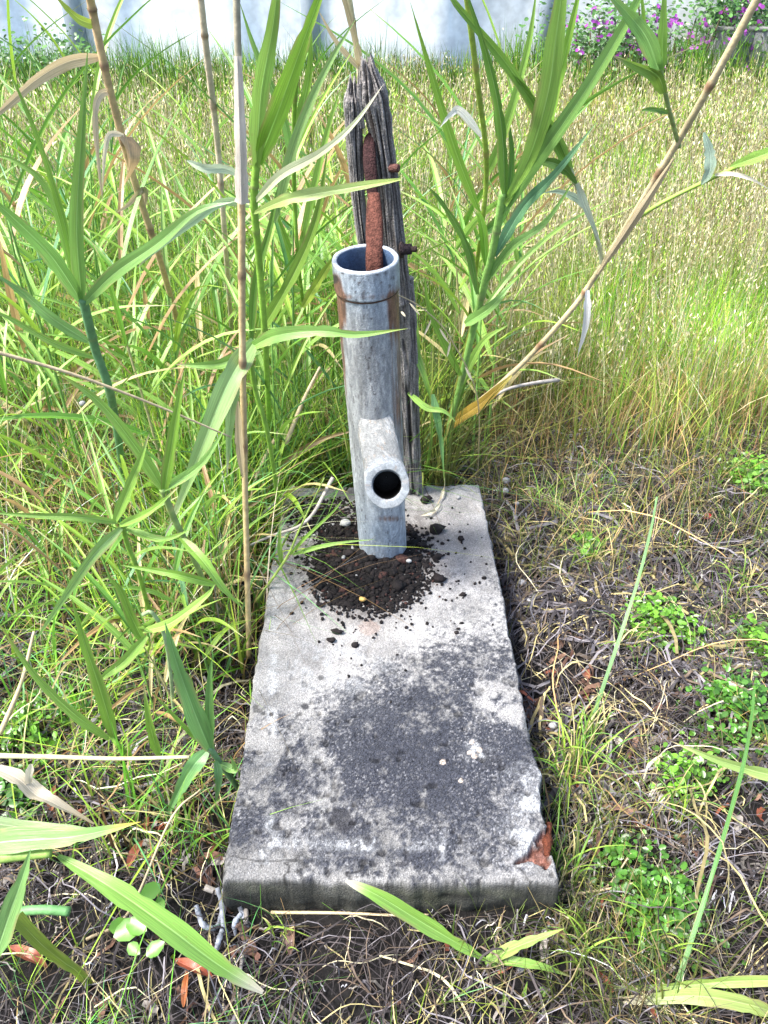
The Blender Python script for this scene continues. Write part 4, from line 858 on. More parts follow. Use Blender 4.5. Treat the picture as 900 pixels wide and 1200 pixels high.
def R4():
    g = gnd(150, 600); t = reed('reed', 'blue green reed with star of broad blades at the left', 'reed', g)
    hstem(t, [g, (133, 480, 1.4), (112, 410, 1.32), (97, 350, 1.26)], 11, (.12, .26, .12), (.2, .28, .12), (.4, .75), n=60)
    hleaf(t, [(96, 352, 1.26), (90, 270, 1.2), (95, 170, 1.15), (103, 55, 1.1)], 17, (.21, .39, .08), None, .25)
    hleaf(t, [(95, 352, 1.26), (60, 300, 1.2), (15, 255, 1.15), (-20, 225, 1.12)], 19, (.20, .41, .09), None, .2)
    hleaf(t, [(99, 355, 1.26), (135, 320, 1.2), (185, 285, 1.15), (230, 248, 1.12), (276, 236, 1.1)], 15, (.19, .36, .09), (.5, .6, .4), .2, twist=.3)
    hleaf(t, [(103, 400, 1.3), (60, 372, 1.25), (25, 342, 1.2), (-10, 318, 1.18)], 13, (.17, .34, .10), None, .2)
    hleaf(t, [(92, 345, 1.27), (75, 260, 1.25), (40, 150, 1.22), (0, 60, 1.2)], 8, MG, None, .3)
    hleaf(t, [(90, 340, 1.28), (60, 230, 1.26), (20, 190, 1.25), (-20, 180, 1.25)], 8, LG, None, .3)
    hleaf(t, [(112, 420, 1.33), (60, 400, 1.3), (10, 372, 1.28), (-20, 360, 1.26)], 8, LG, None, .3)
    g = gnd(255, 720); t = reed('reed', 'low reed with narrow blades crossing above the dark hollow at left', 'reed', g)
    hstem(t, [g, (225, 650, 1.2), (205, 610, 1.15), (190, 572, 1.12)], 8, (.25, .35, .12), (.4, .4, .15), (.4, .8), n=40)
    hleaf(t, [(192, 575, 1.12), (160, 525, 1.1), (115, 470, 1.08), (60, 432, 1.06)], 14, LG, (.5, .5, .1), .2)
    hleaf(t, [(192, 580, 1.12), (200, 530, 1.1), (208, 480, 1.08), (218, 425, 1.06)], 13, MG, None, .3)
    hleaf(t, [(190, 575, 1.12), (235, 545, 1.1), (265, 500, 1.1)], 10, BG, None, .4)
    hleaf(t, [(212, 630, 1.16), (238, 658, 1.12), (262, 690, 1.1), (285, 713, 1.1)], 11, MG, None, .3)
    g = gnd(185, 760); t = reed('reed', 'small reed tuft spraying sideways below the star reed', 'reed', g)
    hstem(t, [g, (165, 680, 1.12), (150, 640, 1.08), (143, 614, 1.05)], 6, MG, (.4, .4, .15), (.5,), n=40)
    hleaf(t, [(134, 612, 1.05), (150, 575, 1.03), (164, 540, 1.02), (175, 508, 1.01)], 12, LG, DRY, .2)
    hleaf(t, [(138, 612, 1.05), (95, 606, 1.02), (40, 604, 1.0), (-20, 600, .98)], 9, LG, None, .3)
    hleaf(t, [(142, 618, 1.05), (110, 650, 1.02), (75, 700, 1.0), (35, 760, .98)], 12, (.26, .44, .12), None, .3)
    hleaf(t, [(140, 616, 1.05), (175, 600, 1.03), (210, 570, 1.02)], 9, MG, DRY, .4)
    hleaf(t, [(148, 620, 1.06), (190, 632, 1.04), (225, 620, 1.03)], 8, MG, None, .3)
    g = gnd(205, 850); t = reed('reed', 'spreading reed seedling right of the tuft, near the slab edge', 'reed', g)
    hstem(t, [g, (196, 760, 1.02), (180, 720, 1.0), (167, 720, 1.0)], 5, (.3, .4, .2), (.4, .4, .15), (.5,), n=30)
    hleaf(t, [(252, 685, 1.02), (215, 675, 1.0), (180, 668, 1.0), (140, 662, 1.0)], 10, MG, None, .3)
    hleaf(t, [(168, 740, 1.0), (200, 730, .98), (240, 700, .98), (252, 685, .98)], 10, LG, None, .3)
    hleaf(t, [(170, 755, 1.0), (155, 725, 1.0), (140, 690, .99), (125, 675, .98)], 12, MG, None, .3)
    hleaf(t, [(172, 745, 1.0), (145, 775, .98), (125, 790, .97), (110, 805, .96)], 12, LG, None, .3)
    g = gnd(280, 925); t = reed('reed', 'blue green reed seedling touching the left edge of the slab', 'reed', g)
    hstem(t, [g, (262, 900, .90), (246, 876, .88)], 7, (.15, .28, .13), (.3, .3, .15), (.5,), n=24)
    hleaf(t, [(246, 878, .88), (228, 835, .85), (208, 780, .83), (193, 728, .82)], 23, (.18, .38, .11), None, .15)
    hleaf(t, [(247, 875, .88), (246, 840, .86), (246, 800, .85), (249, 768, .85)], 11, (.15, .32, .08), None, .3)
    hleaf(t, [(242, 880, .88), (225, 900, .86), (208, 930, .85), (193, 962, .85)], 17, (.20, .42, .14), None, .1)
    hleaf(t, [(253, 892, .88), (256, 915, .87), (252, 945, .87)], 9, (.18, .36, .14), None, .2)
    hleaf(t, [(238, 872, .88), (215, 850, .87), (175, 808, .86)], 6, MG, None, .3)
    hleaf(t, [(258, 895, .89), (275, 902, .88), (270, 885, .87)], 9, BG, None, .2)
    g = gnd(150, 885); t = reed('reed', 'pair of upright green blades over the left straw', 'reed', g)
    hleaf(t, [(135, 868, .92), (118, 810, .9), (98, 750, .88), (84, 700, .87)], 15, MG, None, .25)
    hleaf(t, [(128, 866, .92), (85, 835, .9), (40, 790, .88), (-5, 725, .86)], 11, LG, (.5, .5, .1), .3)
    hleaf(t, [(186, 886, .92), (176, 850, .9), (168, 800, .89)], 10, MG, DRY, .3)
    hstem(t, [g, (140, 875, .92), (130, 862, .92)], 6, MG, n=12)
    g = gnd(292, 690); t = reed('reed', 'thin grass shoot leaning over the left slab edge towards the pipe', 'grass', g)
    hstem(t, [(300, 705, 1.38), (335, 655, 1.36), (352, 618, 1.35), (380, 560, 1.34)], 4, (.30, .42, .10), n=30, taper=.4)
    hleaf(t, [(343, 650, 1.37), (370, 642, 1.35), (400, 636, 1.34), (440, 632, 1.33)], 5, LG, None, .2)
    hleaf(t, [(340, 650, 1.37), (358, 630, 1.35), (390, 600, 1.34), (402, 585, 1.34)], 4, MG, None, .2)
    hleaf(t, [(330, 660, 1.37), (328, 640, 1.36), (328, 612, 1.36)], 6, LG, None, .2)
R4()
def R5():
    g = (-40, 1130, .55); t = reed('reed', 'large foreground reed blades entering from the lower left edge', 'reed', g)
    hleaf(t, [(68, 1003, .60), (130, 1040, .56), (195, 1085, .53), (255, 1130, .51), (308, 1163, .50)], 25, (.22, .42, .07), DRYP, .1, prof='mid', n=26)
    hleaf(t, [(-40, 992, .60), (20, 985, .60), (90, 980, .60), (165, 963, .60)], 27, (.20, .37, .10), (.52, .48, .06), .15, n=26)
    hleaf(t, [(-40, 960, .62), (30, 970, .62), (80, 972, .62), (130, 975, .62)], 14, (.28, .40, .16), None, .3)
    hleaf(t, [(-5, 1120, .52), (12, 1070, .53), (26, 1030, .54), (36, 995, .55)], 22, (.24, .44, .14), None, .2)
    hleaf(t, [(18, 1075, .56), (50, 1108, .55), (75, 1128, .55), (100, 1150, .55), (150, 1230, .55)], 15, (.22, .30, .04), DRY, .2, prof='flat', base=(.2, .28, .04))
    hstem(t, [(-40, 1010, .58), (10, 1004, .585), (60, 1000, .59)], 16, (.22, .34, .08), n=20, taper=.6)
    hstem(t, [(20, 1068, .60), (50, 1066, .60), (82, 1068, .60)], 11, (.12, .28, .10), n=14)
    g = (-40, 900, .74); t = reed('dead_reed_leaf', 'curled white dead reed leaf lying at the left edge', 'leaf')if False else reed('dead_reed_leaf', 'curled white dead reed leaf lying at the left edge', 'leaf', g)
    hleaf(t, [(-20, 895, .80), (20, 912, .79), (40, 930, .78), (60, 940, .77), (110, 966, .76)], 17, (.56, .49, .38), DRY, .2, twist=.9, prof='mid')
    hleaf(t, [(36, 895, .80), (33, 915, .79), (36, 935, .79)], 8, DRYP, None, .2)
    g = (-30, 885, .82); t = reed('dry_stalk', 'pale straight stalk lying level above the curled white leaf', 'stalk', g)
    hstem(t, [(-30, 885, .85), (60, 887, .85), (140, 889, .85), (222, 887, .85)], 6.5, (.58, .55, .30), (.3, .25, .12), (.3, .7), n=50, taper=.6)
    g = (570, 1128, .60); t = reed('reed', 'green reed seedling sprawling in front of the slab', 'reed', gnd(640, 1165))
    hstem(t, [gnd(640, 1165), (610, 1140, .58), (571, 1126, .58)], 9, (.22, .40, .08), n=24)
    hleaf(t, [(571, 1126, .58), (530, 1102, .59), (485, 1075, .60), (440, 1048, .61), (405, 1032, .62)], 17, (.26, .48, .08), DRYP, .1, prof='mid', n=24)
    hleaf(t, [(570, 1126, .58), (600, 1112, .58), (630, 1100, .58), (662, 1088, .58)], 13, (.28, .44, .10), YG, .3)
    hleaf(t, [(570, 1122, .58), (610, 1128, .57), (640, 1134, .57), (672, 1146, .57)], 10, LG, DRY, .2)
    hleaf(t, [(565, 1130, .58), (530, 1155, .57), (495, 1180, .565), (465, 1205, .56)], 13, (.24, .42, .10), None, .2)
    hleaf(t, [(600, 1215, .53), (610, 1185, .535), (618, 1150, .54)], 13, MG, None, .3)
    hleaf(t, [(585, 1220, .53), (592, 1190, .53), (590, 1160, .53)], 10, (.26, .44, .1), None, .3)
    g = (940, 1190, .5); t = reed('reed', 'long yellow green blades entering at the lower right corner', 'reed', g)
    hleaf(t, [(940, 1200, .52), (880, 1178, .52), (810, 1167, .53), (730, 1175, .54)], 17, (.34, .44, .12), DRYP, .15, prof='mid', n=24)
    hleaf(t, [(940, 1148, .55), (860, 1150, .55), (780, 1156, .555), (670, 1160, .56)], 11, (.30, .44, .10), DRYP, .3, n=24)
    hleaf(t, [(940, 915, .86), (890, 905, .87), (840, 890, .88), (785, 868, .9)], 13, (.30, .44, .12), DRY, .3)
    g = gnd(795, 1150); t = reed('grass_shoot', 'single dark green stem arching up the lower right side', 'grass', g)
    hleaf(t, [g, (838, 1015, .70), (868, 910, .78), (880, 850, .82), (884, 808, .84)], 5.5, (.12, .30, .07), None, .3, prof='flat', n=26)
    g = gnd(688, 860); t = reed('grass_shoot', 'tall thin blue green stem right of the slab middle', 'grass', g)
    hleaf(t, [g, (712, 790, 1.12), (745, 690, 1.24), (763, 620, 1.32), (770, 582, 1.36)], 4.5, (.17, .34, .12), None, .3, prof='flat', n=26)
    g = gnd(496, 568); t = reed('grass_shoot', 'short green blade hanging over the far slab edge right of the pipe', 'grass', g)
    hleaf(t, [(507, 462, 1.72), (512, 490, 1.7), (517, 520, 1.7), (521, 568, 1.69)], 8, (.18, .38, .12), YG, .2)
    hleaf(t, [(478, 460, 1.72), (500, 478, 1.7), (520, 482, 1.7), (535, 495, 1.7)], 7, LG, None, .2)
    hleaf(t, [(478, 385, 1.75), (490, 420, 1.72), (500, 450, 1.7), (505, 470, 1.7)], 8, MG, None, .2)
    hleaf(t, [(476, 330, 1.77), (484, 380, 1.76), (495, 440, 1.75)], 12, LG, None, .4)
    hleaf(t, [g, (505, 520, 1.76), (507, 462, 1.72)], 4, MG, None, .2)
R5()
# a few thin dry hero straws across the view
def straws():
    L = [([(-20, 408, 1.0), (90, 440, 1.05), (190, 478, 1.1), (270, 512, 1.15)], 5, 'long pale straw slanting across the thicket at left'),
         ([(655, 445, 2.1), (620, 450, 2.05), (590, 458, 2.0), (560, 478, 1.98)], 5, 'short green grey straw beside the leaning cane'),
         ([(390, 560, 1.6), (360, 610, 1.5), (318, 628, 1.5), (290, 640, 1.45)], 5, 'grey straw bent over the far left slab corner'),
         ([(345, 570, 1.72), (310, 600, 1.66), (270, 625, 1.6)], 6, 'grey stalk beside the far left slab corner'),
         ([(110, 1120, .62), (150, 1070, .65), (200, 960, .75), (235, 925, .8)], 4, 'pale straw rising to the slab from the lower left'),
         ([(320, 1084, .66), (400, 1090, .655), (470, 1100, .65), (500, 1104, .65)], 4, 'thin pale straw lying below the slab front'),
         ([(240, 1040, .70), (285, 1070, .68), (298, 1130, .64), (300, 1220, .57)], 8, 'grey dead stalk hanging down from the near left slab corner'),
         ([(560, 1100, .68), (620, 1075, .70), (700, 1050, .72), (740, 1000, .76)], 4, 'pale straw running right from under the slab'),
         ([(650, 1060, .70), (720, 1040, .72), (830, 1020, .76)], 3.5, 'thin tan straw right of the near slab corner'),
         ([(0, 860, .95), (25, 800, 1.), (40, 740, 1.05)], 7, 'ochre bent stalk at the left edge'),
         ([(640, 720, 1.42), (655, 770, 1.33), (672, 830, 1.22)], 4, 'upright tan straw close to the right slab edge'),
         ([(335, 520, 1.75), (355, 470, 1.8), (375, 430, 1.85)], 6, 'pale dry stalk leaning beside the pipe on the left'),
         ([(330, 500, 1.85), (300, 560, 1.7), (290, 620, 1.6)], 5, 'thin dry stalk falling behind the tall cane')]
    for pts, w_, lb in L:
        p = at(pts[0][0], pts[0][1], Y=pts[0][2]); P = [at(a, b, Y=max(y, 0)) for a, b, y in pts]
        P = [np.array([q[0], q[1], max(q[2], float(gz(q[0], q[1]))+.004)]) for q in P]
        V, F, C, F3 = tube(catmull(P, 24), np.linspace(1, .5, 24)*w_*depth(p)/F_PX/2, np.array(DRY)*random.uniform(.8, 1.2) if 'grey' not in lb else GREY*1.1, sides=6)
        tag(mesh('dry_stalk', V, [tuple(f) for f in F]+F3, C, None, M['cane']), lb, 'stalk')
straws()
# grass flower stem passing right of the pipe with oat spikelets
t = reed('oat_stem', 'thin oat stem with white spikelets arching right of the pipe', 'grass', gnd(470, 520))
hstem(t, [gnd(560, 560), (560, 470, 1.8), (530, 400, 1.65), (500, 365, 1.55), (465, 345, 1.5), (440, 340, 1.48)], 2, DRY, n=40, taper=.6)
for px, py, dx, dy in ((465, 346, -14, 8), (480, 355, 12, 14), (505, 375, -8, 18), (515, 385, 10, 16), (528, 400, -4, 18), (545, 430, 8, 16), (470, 365, 5, 6)):
    hleaf(t, [(px, py, 1.58), (px+dx*.5, py+dy*.5, 1.575), (px+dx, py+dy, 1.57)], 2.6, (.55, .5, .36), None, .2, prof='mid', name='spikelet', n=6)
t = reed('oat_stem', 'bent oat stem with spikelets lying on the far right of the slab top', 'grass', (520, 560, 1.68))
for k, (px, py, dx, dy) in enumerate(((520, 572, -4, 14), (516, 590, -12, 12), (512, 598, -18, 6))):
    P = [at(px, py, z=Zs+.012), at(px+dx*.5, py+dy*.5, z=Zs+.014), at(px+dx, py+dy, z=Zs+.006)]; V, F, C, U = ribbon(P, .010, unit(CAM-np.array(P[0])), .2, .3, 6, (.75, .68, .5), None, 'mid'); mesh('spikelet', V, F, C, U, M['leaf'], t)
V, F, C, F3 = tube(catmull([at(521, 560, z=Zs+.03), at(520, 574, z=Zs+.014), at(508, 602, z=Zs+.008)], 10), .0012, DRY, sides=5); mesh('stem', V, [tuple(f) for f in F]+F3, C, None, M['cane'], t)

# ------------------------------------------------------------ filler reeds: one built per kind, then copied
def proto(seed, tall):
    r = random.Random(seed); t = empty('reed_shoot', (0, 0, 0), 'x', 'reed', 'green reed shoots crowding behind and left of the pipe')
    Hh = tall*r.uniform(.85, 1.15); lx, ly = r.uniform(-.12, .12), r.uniform(-.12, .12)
    P = np.array([(0, 0, -.02), (lx*.3*Hh, ly*.3*Hh, Hh*.45), (lx*Hh, ly*Hh, Hh*.9)]); n = 24; Pn = catmull(P, n)
    gcol = np.array([.16, .32, .07])*r.uniform(.8, 1.2) if seed % 3 else np.array([.4, .36, .18]); t['straw_stem'] = int(seed % 3 == 0)
    V, F, C, F3 = tube(Pn, np.linspace(.0042, .002, n), gcol, sides=6); mesh('stem', V, [tuple(f) for f in F]+F3, C, None, M['cane'], t)
    k = r.randint(7, 10); a0 = r.uniform(0, 6.28)
    for q in range(k):
        s = .22+.78*q/(k-1); p = Pn[int(s*(n-1))]; a = a0+q*2.6+r.uniform(-.4, .4); L_ = r.uniform(.26, .50)*(.7+.6*s*(1-.3*s)); d = np.array([math.cos(a), math.sin(a), 0])
        up = r.uniform(.75, 1.1) if s > .6 else r.uniform(.45, .9); dr = r.uniform(.1, .7)*(1.15-s)
        pts = [p, p+d*L_*.22+np.array([0, 0, L_*.30*up]), p+d*L_*.5+np.array([0, 0, L_*(.55*up-.10*dr)]), p+d*L_*.85+np.array([0, 0, L_*(.8*up-.55*dr)])]
        c = [GREEN, LIME, np.array(LG), BLUEG, np.array(MG), np.array(LG)][r.randint(0, 5)]*r.uniform(.9, 1.2)
        if (q < 3 and r.random() < .6) or r.random() < .12: c = np.array([STRAW, TAN][r.randint(0, 1)])
        Vv = ribbon(pts, r.uniform(.008, .021), np.array([r.uniform(-.4, .4), r.uniform(-.9, .1), 1.])/1.2, r.uniform(-.5, .5), .3, 10, c, tuple(DRY) if r.random() < .5 else None)
        mesh('leaf', *Vv[:4], M['leaf'], t)
    return t
protos = [proto(900+i, .45+.12*(i % 4)) for i in range(9)]
def copy_thing(src, loc, rz, s):
    c = src.copy(); col.objects.link(c); c.location = loc; c.rotation_euler = (0, 0, rz); c.scale = (s, s, s)
    for ch in src.children:
        d = ch.copy(); col.objects.link(d); d.parent = c
    return c
spots = []
rr = random.Random(77)
zones = [(76, -1.7, -.24, 1.6, 3.4, 'green reed shoot in the thicket left of the pipe', 'reed shoots in the thicket left of the pipe'),
         (32, -.95, -.36, 1.05, 1.75, 'low green reed shoot among the straw near the left edge', 'reed shoots near the left edge'),
         (34, -.35, .42, 1.98, 3.2, 'green reed shoot standing behind the pipe and post', 'reed shoots behind the pipe and post'),
         (12, -2.4, .5, 3.6, 6.0, 'distant green reed shoot at the edge of the meadow', 'reed shoots at the edge of the meadow')]
k = 0
used = [False]*len(protos)
for N, x0, x1, y0, y1, lb, gp in zones:
    for _ in range(N):
        x, y = rr.uniform(x0, x1), rr.uniform(y0, y1)
        if y0 < 1.2: s = rr.uniform(.42, .75)
        else: s = rr.uniform(.7, 1.25)
        if abs(x-.05) < .09 and y < 2.1: x -= .25
        i = k % len(protos); p = protos[i]; loc = (x, y, float(gz(x, y))); rz = rr.uniform(0, 6.28)
        if not used[i]: p.location = loc; p.rotation_euler = (0, 0, rz); p.scale = (s, s, s); used[i] = True; o = p
        else: o = copy_thing(p, loc, rz, s)
        dist = 'nearer' if y < (y0+y1)/2 else 'farther'; side = 'left' if x < (x0+x1)/2 else 'right'
        straw = p['straw_stem']; o['label'] = lb.replace('green reed shoot', ('straw stemmed' if straw else 'green stemmed')+' reed shoot').replace('low straw', 'low straw')+', '+dist+' '+side+' part'; o['group'] = gp; k += 1

# ------------------------------------------------------------ grass tufts on the right
def tuft(px, py, n, h, label, seed, pal=(GREEN, LIME, STRAW), spread=.02, w_=.003):
    r = random.Random(seed); p = at(px, py, z=0.); z = float(gz(p[0], p[1])); mb = MB()
    for q in range(n):
        a = r.uniform(0, 6.28); d = np.array([math.cos(a), math.sin(a), 0]); hh = h*r.uniform(.5, 1.1); l = abs(r.gauss(.55, .35)); b = np.array([p[0]+r.gauss(0, spread), p[1]+r.gauss(0, spread), z-.005])
        pts = [b, b+d*hh*l*.25+np.array([0, 0, hh*.5]), b+d*hh*l*.65+np.array([0, 0, hh*(.85-.2*l)]), b+d*hh*l*1.15+np.array([0, 0, hh*(1-.5*l)])]
        mb.add(*ribbon(pts, w_*r.uniform(.7, 1.3), unit(np.array([r.uniform(-.5, .5), -.6, .8])), r.uniform(-.6, .6), .25, 8, pal[r.randint(0, len(pal)-1)]*r.uniform(.75, 1.25), None))
    tag(mb.build('grass_tuft', M['leaf']), label, 'grass tuft')
for k, a in enumerate([(672, 905, 55, .16, 'dense green tuft at the right slab edge above the broken corner'), (690, 870, 35, .14, 'straw mixed tuft just behind the slab edge tuft'), (560, 545, 26, .16, 'fine tuft behind the far right slab corner'),
                       (688, 480, 55, .22, 'upright green tuft left of the meadow edge'), (735, 500, 50, .22, 'green tuft at the bare edge of the meadow'), (690, 655, 30, .10, 'low tuft on the bare soil right of the slab top'), (650, 1020, 30, .11, 'tuft hugging the near right slab corner'),
                       (770, 1090, 30, .12, 'small tuft near the lower right weeds'), (680, 1120, 30, .10, 'straggly tuft lower right of the reed seedling'), (870, 700, 26, .12, 'pale green tuft at the right edge'), (800, 960, 30, .13, 'loose tuft between the lower right clover patches'), (120, 840, 35, .13, 'fine green tuft among the left straw'),
                       (60, 1000, 24, .10, 'low tuft behind the large foreground blades'), (330, 1105, 14, .06, 'small wiry tuft under the near left slab corner'), (600, 470, 45, .2, 'green tuft beside the foot of the leaning cane'), (830, 480, 45, .2, 'ochre and green tuft at the right of the meadow edge'),
                       (640, 590, 25, .09, 'low tuft right of the far slab corner'), (730, 760, 25, .1, 'thin tuft left of the bright clover')]):
    tuft(*a, seed=k+50)

# ------------------------------------------------------------ broadleaf weed patches
def leaflet(c, r_, nrm, a, colr):
    nrm = unit(np.array(nrm, float)); A = unit(np.cross(nrm, np.array([math.cos(a), math.sin(a), .01]))); B = np.cross(nrm, A)
    pts = [c]+[c+A*r_*x+B*r_*y+nrm*r_*z for x, y, z in ((0, -1.15, 0), (.6, -.75, .16), (.85, 0, .22), (.5, .8, .1), (0, 1.15, -.05), (-.5, .8, .1), (-.85, 0, .22), (-.6, -.75, .16))]
    F = [(0, i, i % 8+1) for i in range(1, 9)]; return np.array(pts), np.array(F), np.tile(np.array(colr, float), (9, 1))
def patchw(px, py, rx, ry, n, s, label, seed, colr=(.16, .36, .035), hz=.065):
    r = random.Random(seed); c = at(px, py, z=.02); dp = depth(c); n = int(n*1.35); s = s*1.1; mb = MB()
    a_ = rx*dp/F_PX; b_ = ry*dp/F_PX/.75
    subs = [(r.uniform(-.7, .7)*a_, r.uniform(-.7, .7)*b_, r.uniform(.25, .5)) for _ in range(9)]
    for _ in range(n):
        q = subs[r.randint(0, 8)]; x = c[0]+q[0]+r.gauss(0, 1)*a_*q[2]*.85; y = c[1]+q[1]+r.gauss(0, 1)*b_*q[2]*.85
        zz = float(gz(x, y))+r.uniform(.35, 1.2)*hz*max(.2, 1-math.hypot((x-c[0])/a_, (y-c[1])/b_)*.5)
        nr = (r.gauss(0, .45), r.gauss(-.15, .45), 1); k = r.uniform(.3, 1.35)
        mb.add(*leaflet(np.array([x, y, zz]), s*r.uniform(.35, 1.25), nr, r.uniform(0, 6.28), np.array(colr)*k))
        if r.random() < .35:
            v, F, C, _ = tube([(x, y, zz), (x+r.gauss(0, .008), y+r.gauss(0, .008), float(gz(x, y)))], .0007, (.2, .2, .06), sides=3, cap=False)
            mb.add(v, np.concatenate([F[:, [0, 1, 2]], F[:, [0, 2, 3]]]), C)
    tag(mb.build('clover_patch', M['leaf']), label, 'weeds', kind='stuff')
for k, a in enumerate([(783, 735, 45, 42, 420, .0062, 'bright green clover patch right of the slab middle'), (885, 575, 34, 42, 360, .0075, 'lime leafy weed at the right edge above the red petal'), (868, 850, 55, 50, 480, .0060, 'wide clover patch by the right edge'),
                       (765, 1035, 50, 55, 480, .0058, 'dark green clover patch right of the near slab corner'), (800, 900, 40, 30, 220, .0055, 'thin clover strip between the two larger patches'), (685, 640, 18, 16, 40, .008, 'few round leaves on bare soil right of the slab top'),
                       (45, 850, 50, 40, 300, .0060, 'small leaved weeds under the reeds at the left edge'), (385, 440, 30, 40, 260, .008, 'small bright weeds in the gap left of the pipe'), (20, 935, 30, 25, 120, .008, 'dark leafy weeds under the white dead leaf'), (885, 760, 25, 35, 130, .007, 'sparse lime weeds at the right edge below the petal')]):
    patchw(*a, seed=k+200, colr=((.15, .36, .03) if k not in (2, 3, 8) else (.09, .25, .03)))
# round leaved seedling lower left
t = empty('weed_seedling', at(165, 1100, z=.01), 'lime weed seedling with round leaves in the lower left litter', 'weed')
for px, py, s, z in ((150, 1090, 17, .06), (157, 1112, 10, .05), (176, 1045, 13, .09), (182, 1112, 12, .06), (140, 1085, 12, .055), (160, 1085, 14, .065), (188, 1060, 9, .07)):
    c = at(px, py, z=z); V, F, C = leaflet(c, s*depth(c)/F_PX*.9, (random.uniform(-.3, .3), -.3, 1), random.uniform(0, 6), (.13, .33, .03))
    mesh('leaf', V, F, C, None, M['leaf'], t)
    b = at(165, 1100, z=0.); tube_obj('stalk', [c, (c*.5+b*.5)+np.array([0, 0, .01]), b], .0009, (.2, .25, .06), M['cane'], t, n=8, sides=5)
for k, (pts, w_, c, lb) in enumerate([([(150, 1128, .60), (190, 1140, .59), (205, 1118, .59)], 12, (.3, .42, .04), 'short yellow green curled leaf near the red scraps'), ([(172, 1195, .53), (200, 1205, .52), (215, 1240, .5)], 10, (.16, .34, .03), 'short green leaf at the bottom edge left')]):
    t = reed('curled_leaf', lb, 'leaf', pts[0]); hleaf(t, pts, w_, c, None, .2, prof='mid')
for px, py, dx, dy, w_, c, lb in ((205, 1125, 45, 22, 14, (.40, .10, .05), 'orange red dead leaf in the lower left litter'), (10, 1110, 45, 25, 16, (.32, .09, .05), 'red brown dead leaf at the left edge'), (150, 1015, 18, -30, 12, (.28, .09, .05), 'red brown scrap beside the tip of the foreground blade'),
                                  (215, 1180, 6, -45, 9, (.42, .14, .05), 'narrow orange scrap at the bottom left'), (235, 1130, 40, 10, 10, (.25, .11, .07), 'brown folded leaf below the near left slab corner'), (340, 1120, 5, -40, 12, (.20, .12, .09), 'brown curled leaf below the slab front'),
                                  (60, 950, 5, -30, 12, (.30, .12, .07), 'rust coloured stalk base under the white dead leaf')):
    P = [at(px, py, z=.03), at(px+dx*.5, py+dy*.5, z=.045), at(px+dx, py+dy, z=.03)]; V, F, C, U = ribbon(P, w_*depth(P[0])/F_PX, unit(CAM-P[0]), .3, .5, 10, c, None, 'mid', .6)
    tag(mesh('dead_leaf', V, F, C, U, M['leaf']), lb, 'leaf')
# red petal, pebbles, grey root
p = at(829, 605, z=.03); V, F, C = leaflet(p, .013, (0, -.3, 1), .5, (.65, .03, .05)); tag(mesh('red_petal', V, F, C, None, M['petal']), 'small red petal on dry straw near the right edge', 'petal')
for k, (px, py, s, lb) in enumerate([(593, 563, 5, 'white pebble just past the far right slab corner'), (592, 575, 4.5, 'white pebble nearer the far right slab corner'), (612, 683, 5.5, 'white pebble beside the right slab edge'), (621, 705, 5, 'lower white pebble beside the right slab edge'), (606, 590, 3, 'tiny white pebble right of the far slab corner'),
                                     (97, 473, 4.5, 'white snail shell in the left thicket'), (648, 850, 5, 'pale pebble by the right slab edge, nearest the tuft'), (537, 583, 3, 'grey pebble on the far edge of the slab'), (610, 1135, 5, 'pale chip in the litter right of the reed seedling'), (40, 790, 5, 'pale chip among the left straw')]):
    z = .015 if k != 5 else .25
    c = at(px, py, z=z) if k != 7 else at(px, py, z=Zs+.002); 
    if k == 5: c = at(px, py, Y=1.7)
    s = s*depth(c)/F_PX; V, F = blob(c, s, k*5+1, (1, .9, .7), rings=6, seg=9, amp=.3); tag(mesh('pebble' if k != 5 else 'snail_shell', V, F, np.array([.36, .36, .37])*(1-.1*(k % 3)) if k != 7 else np.array([.3, .3, .3]), None, M['stone']), lb, 'pebble' if k != 5 else 'snail shell')
t = empty('lichen_root', at(262, 1045, z=.03), 'twisted grey lichen covered root below the near left slab corner', 'root')
for pts in ([(255, 1040), (260, 1062), (262, 1085), (270, 1098)], [(262, 1042), (276, 1050), (283, 1068), (292, 1090)], [(230, 1062), (238, 1084), (254, 1086), (260, 1066)], [(262, 1085), (256, 1104), (252, 1120)], [(283, 1070), (275, 1082), (276, 1096)]):
    P = [at(a, b, z=.05-.012*i+.01*math.sin(i*2+a)) for i, (a, b) in enumerate(pts)]
    cc = np.array([.30, .32, .36])*(.55+.9*vn(np.arange(24)*.8, np.zeros(24), s=int(pts[0][0])))[:, None]
    tube_obj('root_branch', catmull(P, 24), np.interp(np.linspace(0, 1, 24), [0, .5, 1], [.0038, .0048, .0028]), cc, M['stone'], t, sides=8, jitter=.5, seed=3)

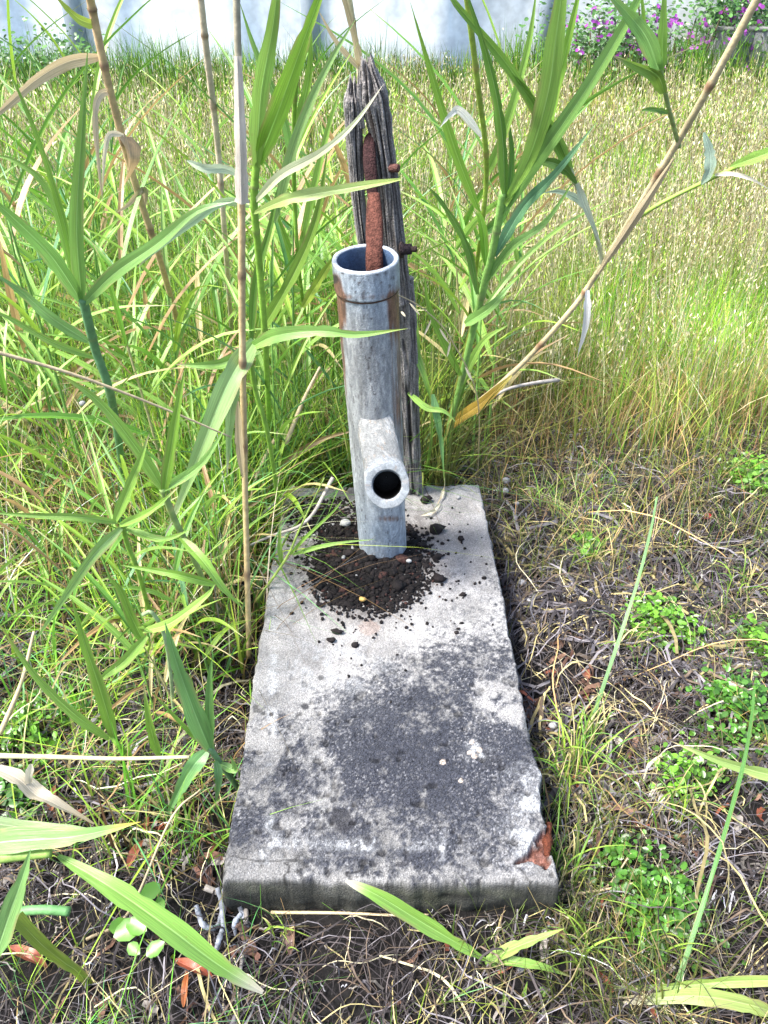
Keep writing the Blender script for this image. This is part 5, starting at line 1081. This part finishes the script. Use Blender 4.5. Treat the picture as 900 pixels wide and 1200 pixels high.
# ------------------------------------------------------------ flowering bush by the wall
def bush(name, px, py, Y, wx, hz, n, nf, label, seed, leafc=(.07, .17, .04), fl=(.36, .07, .42)):
    r = random.Random(seed); c = at(px, py, Y=Y); c[2] = 0; t = empty(name, c, label, 'bush'); mb = MB(); fb = MB(); st = MB()
    lob = [(r.uniform(-1, 1)*wx, r.uniform(-.3, .3), r.uniform(.25, 1)*hz, r.uniform(.14, .26)) for _ in range(26)]
    for L_ in lob:
        v, F, C, _ = tube([c+np.array([L_[0]*.3, L_[1], 0]), c+np.array([L_[0]*.7, L_[1], L_[2]*.5]), c+np.array(L_[:3])], .008, (.12, .09, .05), n=6, sides=5, cap=False); st.add(v, F, C)
    for q in range(n):
        L_ = lob[r.randint(0, 25)]; p = c+np.array([L_[0]+r.gauss(0, L_[3]), L_[1]+r.gauss(0, L_[3]), max(.03, L_[2]+r.gauss(0, L_[3]))])
        mb.add(*leaflet(p, r.uniform(.014, .03), (r.gauss(0, .6), r.gauss(-.5, .5), 1), r.uniform(0, 6.28), np.array(leafc)*r.uniform(.5, 1.8)))
    for q in range(nf):
        L_ = lob[r.randint(0, 25)]; p = c+np.array([L_[0]+r.gauss(0, L_[3]), L_[1]-.12+r.gauss(0, L_[3]), max(.1, L_[2]+.08+r.gauss(0, L_[3]*.8))])
        for _ in range(3): fb.add(*leaflet(p+np.array([r.gauss(0, .02), r.gauss(0, .02), r.gauss(0, .02)]), r.uniform(.016, .026), (r.gauss(0, .5), -1+r.gauss(0, .3), .5), r.uniform(0, 6.28), np.array(fl)*r.uniform(.7, 1.4)))
    st.build('branches', M['cane'], t); tag(mb.build('foliage', M['leaf'], t), kind='stuff')
    if nf: tag(fb.build('flowers', M['petal'], t), kind='stuff')
bush('flowering_bush', 790, 60, 10.5, .95, .95, 3600, 110, 'dark green bush with magenta flowers against the wall at top right', 5)
bush('flowering_bush', 880, 60, 10.75, .5, 1.2, 2200, 110, 'taller magenta flowered bush beside the wire fence', 6)
bush('flowering_bush', 690, 70, 10.5, .5, .8, 1400, 30, 'thin flowering bush left of the magenta ones', 7)
bush('wall_bush', 85, 60, 10.4, .45, .45, 900, 0, 'low dark bush at the foot of the wall, left of the leaning cane', 8)
bush('wall_bush', 20, 60, 10.4, .5, .38, 900, 0, 'low dark bush at the foot of the wall at the left edge', 9)
